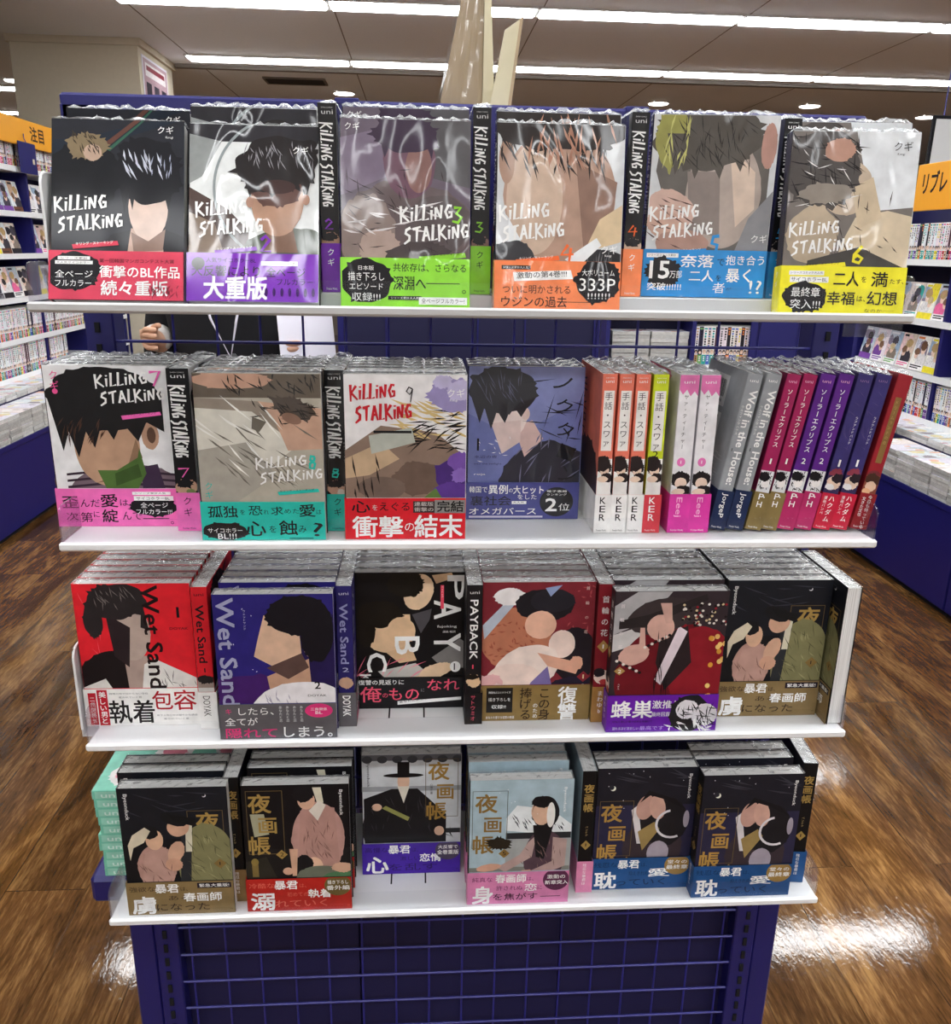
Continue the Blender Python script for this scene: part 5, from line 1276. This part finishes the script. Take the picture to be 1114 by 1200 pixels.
def shelf_row_spines(side, X, Y0, Y1, z, where, seed, gaps=()):
    r = random.Random(seed); y = Y0; n = 0
    while y < Y1:
        me, t, look = r.choice(SV)
        skip = [g for g in gaps if g - .02 < y + t and y < g + .02]
        if skip: y = skip[0] + .0205; continue
        n += 1
        o = bpy.data.objects.new('shelved_book', me)
        o.location = (X + side * 0.012 + r.uniform(0, .006) * side, y + t / 2, z + .0003)
        o.rotation_euler = (0, 0, -side * math.pi / 2)
        link(o); tag(o, '%s, %s along on the %s' % (look, ordinal(n), where), 'book', 'spine-out books on the ' + where)
        y += t + .0006
def shelf_row_faces(side, X, Y0, Y1, z, where, seed, gaps=()):
    r = random.Random(seed); y = Y0; n = 0
    while y + .13 < Y1:
        skip = [g for g in gaps if g - .02 < y + .13 and y < g + .02]
        if skip: y = skip[0] + .022; continue
        n += 1
        me, look = r.choice(FV)
        o = bpy.data.objects.new('display_book', me)
        o.location = (X + side * 0.03, y + .065, z + .0003 + .017 * math.sin(math.radians(11)))
        R = Matrix.Rotation(-side * math.pi / 2, 3, 'Z') @ Matrix.Rotation(math.radians(-11), 3, 'X')
        o.rotation_euler = R.to_euler()
        link(o); tag(o, '%s face out, %s along on the %s' % (look, ordinal(n), where), 'book', 'face-out books on the ' + where)
        y += .1335

def bookcase(side, X, Y0, Y1, boards, top, ups, label, sign_z, sign_txt):
    """side -1: stands against the left aisle and faces +x; side 1 faces -x; X is the front edge of its boards"""
    bc = empty('bookcase', (X, Y0, 0))
    dx = .25 * side
    def mk(name, mb, mat, parent=None):
        mb.v = [(x - X, y - Y0, z) for x, y, z in mb.v]
        return mb.build(name, mat, parent or bc)
    lo, hi = min(X, X + dx), max(X, X + dx)
    b = MB(); xb = X + dx; b.box(min(xb, xb + side * .02), max(xb, xb + side * .02), Y0, Y1, 0, top); mk('back_panel', b, M['navy_dark'])
    for g in ups:
        b = MB(); b.box(lo + (.012 if side > 0 else 0), hi - (.012 if side < 0 else 0), g - .012, g + .012, .0, top); mk('upright', b, M['blue'])
    for i, z in enumerate(boards):
        b = MB(); b.box(lo, hi, Y0, Y1, z - .022, z - .0005, bev=.002)
        b.box(min(X, X - side * .006), max(X, X - side * .006), Y0, Y1, z - .026, z + .006)
        mk('shelf_board', b, M['white'])
    b = MB()
    x0, x1 = (X + .004, X + .018) if side < 0 else (X, X + .02)
    ys0, ys1 = (Y0, Y1) if side < 0 else (2.2, ups_sign_end)
    b.box(x0, x1, ys0, ys1, sign_z[0], sign_z[1], 0, bev=.003)
    a = Art(.4, sign_z[1] - sign_z[0], 1, 1)
    if side < 0:
        a.txt(sign_txt, .1, .18, .55, '241a22', .5, .03)
        q = MB(); stamp(q, a, ((X + .0185, 5.0, sign_z[1]), (0, 1, 0), (0, 0, -1), (1, 0, 0)), .0001)
    else:
        a.txt(sign_txt, .02, .17, .45, '241a22', .52, .03)
        q = MB(); stamp(q, a, ((X - .0005, 3.625, sign_z[1]), (0, -1, 0), (0, 0, -1), (-1, 0, 0)), .0001)
    sg = mk('header_sign', b, M['orange'])
    mk('lettering', q, M['print'], sg)
    tag(bc, label, 'bookcase')

XL, XR = -2.5, 2.5
ups_sign_end = 3.68
LUP = [3.2, 4.09, 4.98, 5.87, 6.56]
RUP = [2.35, 3.25, 4.15, 5.05]
bookcase(-1, XL, 3.18, 6.58, [1.87, 1.61, 1.365, 1.11, .87, .655], 2.16, LUP, 'tall navy bookcase with white boards and orange sign beside the pillar', (2.0, 2.155), '注目')
bookcase(1, XR, 2.33, 5.07, [1.433, 1.14, .876, .655], 1.9, RUP, 'navy bookcase with white boards under the orange sign, opposite the pillar side', (1.675, 1.9), 'リブレ')
LN = ['topmost shelf', 'second shelf', 'third shelf', 'fourth shelf', 'fifth shelf', 'lowest shelf']
shelf_row_spines(-1, XL, 4.55, 5.45, 1.87, 'left bookcase\'s topmost shelf', 1, LUP)
shelf_row_faces(-1, XL, 4.4, 5.7, 1.61, 'left bookcase\'s second shelf', 2, LUP)
shelf_row_faces(-1, XL, 4.3, 5.6, 1.365, 'left bookcase\'s third shelf', 3, LUP)
shelf_row_faces(-1, XL, 4.25, 5.6, 1.11, 'left bookcase\'s fourth shelf', 4, LUP)
shelf_row_spines(-1, XL, 4.25, 5.65, .87, 'left bookcase\'s fifth shelf', 5, LUP)
shelf_row_spines(-1, XL, 4.15, 5.3, .655, 'left bookcase\'s lowest shelf', 6, LUP)
shelf_row_spines(1, XR, 3.1, 3.75, 1.433, 'right bookcase\'s topmost shelf', 7, RUP)
shelf_row_faces(1, XR, 2.9, 4.1, 1.14, 'right bookcase\'s second shelf', 8, RUP)
shelf_row_faces(1, XR, 2.75, 4.9, .876, 'right bookcase\'s third shelf', 9, RUP)
shelf_row_spines(1, XR, 2.85, 3.55, .655, 'right bookcase\'s lowest shelf', 10, RUP)

# blue plate hung on the left bookcase
pl = empty('sign_plate', (XL + .03, 4.93, 1.93))
b = MB(); b.box(0, .006, -.12, .12, -.09, .09, bev=.002); b.build('plate', M['blue'], pl)
b = MB(); b.box(.006, .0075, .06, .085, -.03, .0); b.build('sticker', M['slat'], pl)
b = MB(); b.tube([(.003, 0, .09), (-.005, 0, .11), (-.006, 0, .14)], .003, 6); b.build('hook', M['wire'], pl)
tag(pl, 'navy plate with small cream sticker hung on the left bookcase below its orange sign', 'sign')

def table(side, Xf, Y0, Y1, label):
    tb = empty('display_table', (Xf, (Y0 + Y1) / 2, 0))
    hy = (Y1 - Y0) / 2 - .003
    def bx(mb, a, c, y0, y1, z0, z1, bev=.002): mb.box(min(a * side, c * side), max(a * side, c * side), y0, y1, z0, z1, bev=bev)
    b = MB(); bx(b, .03, .37, -hy, hy, 0, .05, 0); b.build('plinth', M['slot'], tb)
    b = MB(); bx(b, .006, .375, -hy, hy, .03, .44); b.build('body', M['blue'], tb)
    b = MB(); bx(b, 0, .375, -hy, hy, .438, .458); bx(b, 0, .006, -hy, hy, .455, .466, .001); b.build('tray_rim', M['blue'], tb)
    b = MB(); bx(b, .2, .374, -hy, hy, .457, .6); b.build('step', M['navy_dark'], tb)
    tag(tb, label, 'table')
for i, (a, c) in enumerate(((1.95, 3.15), (3.155, 4.355), (4.36, 5.56))):
    table(-1, -2.12, a, c, 'low navy display table on the left piled with books, %s along' % ORD[i + 1])
for i, (a, c) in enumerate(((1.08, 2.28), (2.285, 3.485), (3.49, 4.69))):
    table(1, 2.12, a, c, 'low navy display table on the right piled with books, %s along' % ORD[i + 1])

def lying_variant(k):
    r = random.Random(500 + k)
    b = MB(); b.box(-.091, .091, -.064, .064, 0, .0155, 0, hx(r.choice(['c4c3bf', 'd2d1cd', 'b6b5b2'])))
    col = r.choice(['f0efec', 'e9e4e2', 'dfe6ea', 'f0e4e2', 'e6e2ee'])
    b.box(-.0915, .0915, -.0645, .0645, .0155, .0162, 0, hx(col)); b.box(-.0915, .0915, -.0645, .0645, -.0006, 0, 0, hx(r.choice(['8d8884', '6a6468', '8f8078'])))
    a = Art(.183, .129, 1, k)
    for _ in range(5): a.ell(r.random(), r.random(), r.uniform(.06, .2), r.uniform(.08, .25), r.choice(['d8cfc8', 'e8b8a0', 'b8c4d0', 'e4d8a8', 'c8a0a8', '9a9098', 'f4f2f0']), .2)
    a.hatch(.5, .5, .45, .45, 16, 20, .25, .012, 'fafafa', 40)
    stamp(b, a, ((-.0915, -.0645, .0162), (1, 0, 0), (0, 1, 0), (0, 0, 1)), .00003)
    return b.mesh('wrapped_book', [M['film_print']])
LV = [lying_variant(k) for k in range(10)]
def pile(side, x, y, z0, n, where, seed, show=None):
    r = random.Random(seed)
    for i in range(n):
        o = bpy.data.objects.new('wrapped_book', r.choice(LV))
        o.location = (x + r.uniform(-.003, .003), y + r.uniform(-.003, .003), z0 + .0008 + .0171 * i)
        o.rotation_euler = (0, 0, r.uniform(-.02, .02) + (math.pi if side > 0 else 0))
        link(o)
        pos = 'topmost' if i == n - 1 else 'lowest' if i == 0 else '%s up' % ORD[i + 1]
        tag(o, 'wrapped book lying flat, %s in the %s' % (pos, where), 'book', 'wrapped books lying on the tables')
k = 0
for j in range(8):
    pile(-1, -2.222, 3.28 + .137 * j, .458, 8, '%s front pile of the left table' % ORD[j + 1], 700 + j)
for j in range(13):
    pile(-1, -2.415, 3.42 + .137 * j, .6, 2 if j != 2 else 3, '%s back pile of the left table' % ORD[j + 1], 720 + j)
for j in range(7):
    pile(1, 2.222, 2.2 + .137 * j, .458, 8, '%s front pile of the right table' % ORD[j + 1], 740 + j)
for j in range(9):
    pile(1, 2.415, 2.3 + .137 * j, .6, 2, '%s back pile of the right table' % ORD[j + 1], 760 + j)

# ------------------------------------------------------------------ what shows through the wire grid
ge = empty('gondola', (.06, 1.3, 0))
b = MB(); b.box(-.33, .335, 0, 1.0, 0.0, 1.34, bev=.004); b.build('end_panel', M['shaded_navy'], ge)  # panel colour carries the shade behind the grid
b = MB()
for x in (-.33, .315): b.box(x, x + .015, -.006, .0, 0, 1.34)
for x in (-.21, -.1, .02, .14): b.box(x - .002, x + .002, -.003, .0, 0, 1.34)
b.build('frame', M['blue'], ge)
tag(ge, 'navy gondola end darkened in colour for shade, standing behind the middle of the wire grid', 'gondola')

isl = empty('island_bookcase', (1.3, 3.2, 0))
b = MB(); b.box(-.45, .75, .2, .22, 0, 1.2); b.build('back_panel', M['navy_dark'], isl)
for z in (.93, 1.2, .66):
    b = MB(); b.box(-.45, .75, 0, .2, z - .02, z - .0005); b.build('shelf_board', M['white'], isl)
for x in (-.47, -.052, .75):
    b = MB(); b.box(x - .01, x + .01, 0, .2, 0, 1.2); b.build('upright', M['blue'], isl)
b = MB(); b.box(.22, .46, -.012, -.002, .5, 1.19, bev=.002); b.build('front_panel', M['blue'], isl)
tag(isl, 'navy island bookcase with a blank blue panel seen through the wire grid', 'bookcase')
r = random.Random(77); x = 1.261; n = 0
while x < 1.72:
    me, t, look = r.choice(SV); n += 1
    o = bpy.data.objects.new('shelved_book', me); o.location = (x + t / 2, 3.212, .9303); link(o)
    tag(o, '%s, %s along the island bookcase shelf seen through the grid' % (look, ordinal(n)), 'book', 'books on the island bookcase'); x += t + .0008
for j in range(2):
    pile(1, .951 + .1885 * j, 3.29, .93, 9, '%s pile on the island bookcase' % ORD[j + 1], 800 + j)

# poster on the pillar, framed notice hung over the far side
po = empty('poster', (-2.238, 7.0, 2.62))
b = MB(); b.box(0, .004, -.3, .4, -.2, .24); b.build('sheet', M['paper'], po)
a = Art(.7, .44, 1, 3)
a.rect(.03, .04, .97, .96, 'b89aa4').rect(.1, .1, .9, .32, 'e8e2e4').rect(.14, .14, .86, .22, '8c3a48').rect(.1, .42, .3, .9, '3a3440').rect(.4, .42, .6, .9, '4a4450').rect(.7, .42, .9, .9, '3a3440')
q = MB(); stamp(q, a, ((.0045, -.3, .24), (0, 1, 0), (0, 0, -1), (1, 0, 0)), .0003); q.build('print', M['print'], po)
tag(po, 'pink and white poster on the side of the beige pillar under the ceiling', 'poster')
nb = empty('framed_notice', (3.45, 4.9, 2.13))
b = MB(); b.box(-.2, .2, .0, .012, -.15, .17); b.build('panel', M['grey_plate'], nb)
b = MB(); b.box(-.22, -.2, -.006, .016, -.17, .19, bev=.002); b.box(.2, .22, -.006, .016, -.17, .19, bev=.002); b.box(-.2, .2, -.006, .016, .17, .19, bev=.002); b.box(-.2, .2, -.006, .016, -.17, -.15, bev=.002); b.build('frame', M['slot'], nb)
b = MB(); b.tube([(-.15, .004, .19), (-.15, .004, CZ - 2.13)], .004, 6); b.build('hanging_wire', M['wire'], nb)
b = MB(); b.tube([(.15, .004, .19), (.15, .004, CZ - 2.13)], .004, 6); b.build('hanging_wire', M['wire'], nb)
tag(nb, 'white notice in a black frame hung from the ceiling above the orange sign', 'notice')

# ------------------------------------------------------------------ person behind the grid
def skinned(name, verts, edges, radii, mat, parent, sub=2):
    me = bpy.data.meshes.new(name)
    me.from_pydata(verts, edges, [])
    o = bpy.data.objects.new(name, me); COL.objects.link(o)
    md = o.modifiers.new('skin', 'SKIN'); md.use_smooth_shade = True
    for v, rd in zip(me.skin_vertices[0].data, radii):
        v.radius = (rd, rd) if not isinstance(rd, tuple) else rd
    me.skin_vertices[0].data[0].use_root = True
    s = o.modifiers.new('smooth', 'SUBSURF'); s.levels = sub; s.render_levels = sub
    dg = bpy.context.evaluated_depsgraph_get()
    new = bpy.data.meshes.new_from_object(o.evaluated_get(dg))
    bpy.data.objects.remove(o)
    new.name = name; new.materials.clear(); new.materials.append(mat)
    for p in new.polygons: p.use_smooth = True
    return link(bpy.data.objects.new(name, new), parent)

pe = empty('person', (-.62, 1.72, 0))
HL, HR = (.235, -.17, 1.17), (-.2, -.15, 1.2)      # hands, in the person's own metres
V, E, Rr = [], [], []
def chain(start, pts):
    prev = start
    for p, rd in pts:
        V.append(p); Rr.append(rd)
        if prev is not None: E.append((prev, len(V) - 1))
        prev = len(V) - 1
    return prev
root = chain(None, [((0, 0, .93), (.15, .1))])
chest = chain(root, [((0, .0, 1.08), (.135, .09)), ((0, .0, 1.25), (.16, .1))])
neck = chain(chest, [((0, .0, 1.4), (.07, .06)), ((0, -.005, 1.46), .048)])
chain(neck, [((0, -.02, 1.52), (.062, .07)), ((0, -.02, 1.585), (.075, .09)), ((0, -.01, 1.65), (.06, .075))])
for sx, hand in ((1, HL), (-1, HR)):
    leg = chain(root, [((.085 * sx, 0, .86), .085), ((.095 * sx, -.01, .5), .055), ((.1 * sx, .01, .1), .038), ((.11 * sx, -.1, .035), .032), ((.11 * sx, -.17, .028), .024)])
    sh = chain(chest, [((.165 * sx, .0, 1.345), .055), ((.215 * sx, .03, 1.1), .042)])
    wr = chain(sh, [((hand[0] - .01 * sx, hand[1] + .07, hand[2] - .015), .026), (hand, (.03, .018))])
    for k in range(4):
        off = (k - 1.5) * .016
        chain(wr, [((hand[0] - .01 * sx, hand[1] - .045, hand[2] + off), .0088), ((hand[0] - .03 * sx, hand[1] - .07 + abs(off) * .3, hand[2] + off), .008), ((hand[0] - .045 * sx, hand[1] - .06, hand[2] + off), .0068)])
    chain(wr, [((hand[0] - .03 * sx, hand[1] - .02, hand[2] + .03), .009), ((hand[0] - .05 * sx, hand[1] - .045, hand[2] + .035), .0075)])
skinned('body', V, E, Rr, M['skin'], pe)
V2, E2, R2 = V, E, Rr
V, E, Rr = [], [], []
root = chain(None, [((0, 0, .9), (.165, .115))])
chest = chain(root, [((0, 0, 1.08), (.16, .11)), ((0, 0, 1.25), (.18, .12))])
chain(chest, [((0, 0, 1.4), (.085, .075))])
for sx, hand in ((1, HL), (-1, HR)):
    sh = chain(chest, [((.168 * sx, 0, 1.35), .068), ((.22 * sx, .032, 1.1), .058)])
    chain(sh, [((hand[0] - .006 * sx, hand[1] + .08, hand[2] - .013), .04)])
skinned('black_top', V, E, Rr, M['black_cloth'], pe)
V, E, Rr = [], [], []
root = chain(None, [((0, 0, .93), (.165, .115))])
for sx in (1, -1):
    chain(root, [((.088 * sx, 0, .84), .1), ((.096 * sx, -.01, .5), .072), ((.1 * sx, .01, .1), .06)])
skinned('trousers', V, E, Rr, M['dark_trousers'], pe)
V, E, Rr = [], [], []
root = chain(None, [((0, .035, 1.6), (.075, .075))]); chain(root, [((0, .01, 1.675), (.078, .085)), ((0, -.045, 1.685), (.06, .045))]); chain(0, [((0, .06, 1.5), (.07, .045)), ((0, .065, 1.42), (.06, .035))])
skinned('hair', V, E, Rr, M['hair'], pe)
V, E, Rr = [], [], []
for sx in (1, -1):
    chain(None, [((.036 * sx, -.095, 1.6), .008), ((.022 * sx, -.098, 1.6), .007)])
skinned('eyes', V, E, Rr, M['hair'], pe, 1)
V, E, Rr = [], [], []
chain(None, [((0, -.095, 1.6), .008), ((0, -.118, 1.565), .011), ((0, -.1, 1.558), .009)])
skinned('nose', V, E, Rr, M['skin'], pe, 1)
V, E, Rr = [], [], []
chain(None, [((-.02, -.088, 1.528), .005), ((0, -.094, 1.53), .006), ((.02, -.088, 1.528), .005)])
skinned('mouth', V, E, Rr, simple('lip colour', 'b06a5c', 0.5), pe, 1)
for sx in (1, -1):
    V, E, Rr = [], [], []
    chain(None, [((.086 * sx, -.01, 1.61), .012), ((.09 * sx, -.004, 1.585), .012), ((.085 * sx, -.01, 1.565), .009)])
    skinned('ear', V, E, Rr, M['skin'], pe, 1)
V, E, Rr = [], [], []
chain(None, [((-.2, -.1, 1.195), .036), ((-.2, -.06, 1.188), .046), ((-.203, -.03, 1.178), .05)])
skinned('pale_cuff', V, E, Rr, M['pale_cloth'], pe)
b = MB(); b.tube([(-.07, -.1, 1.4), (-.03, -.128, 1.25), (0.02, -.13, 1.14), (.04, -.128, 1.24), (.075, -.1, 1.4)], .004, 6); b.build('lanyard', M['paper'], pe)
tag(pe, 'person in a black top holding an open booklet behind the wire grid', 'person')
bk = empty('booklet', (-.375, 1.51, 1.195))
bk.rotation_euler = (math.radians(-25), 0, math.radians(15))
b = MB(); b.prism([(-.075, -.01), (0, 0), (0, .004), (-.075, -.006)], 'z', -.09, .1); b.build('page', M['paper'], bk)
b = MB(); b.prism([(0, 0), (.075, -.01), (.075, -.006), (0, .004)], 'z', -.09, .1); b.build('page', M['paper'], bk)
tag(bk, 'open white booklet held by the person behind the wire grid', 'booklet')
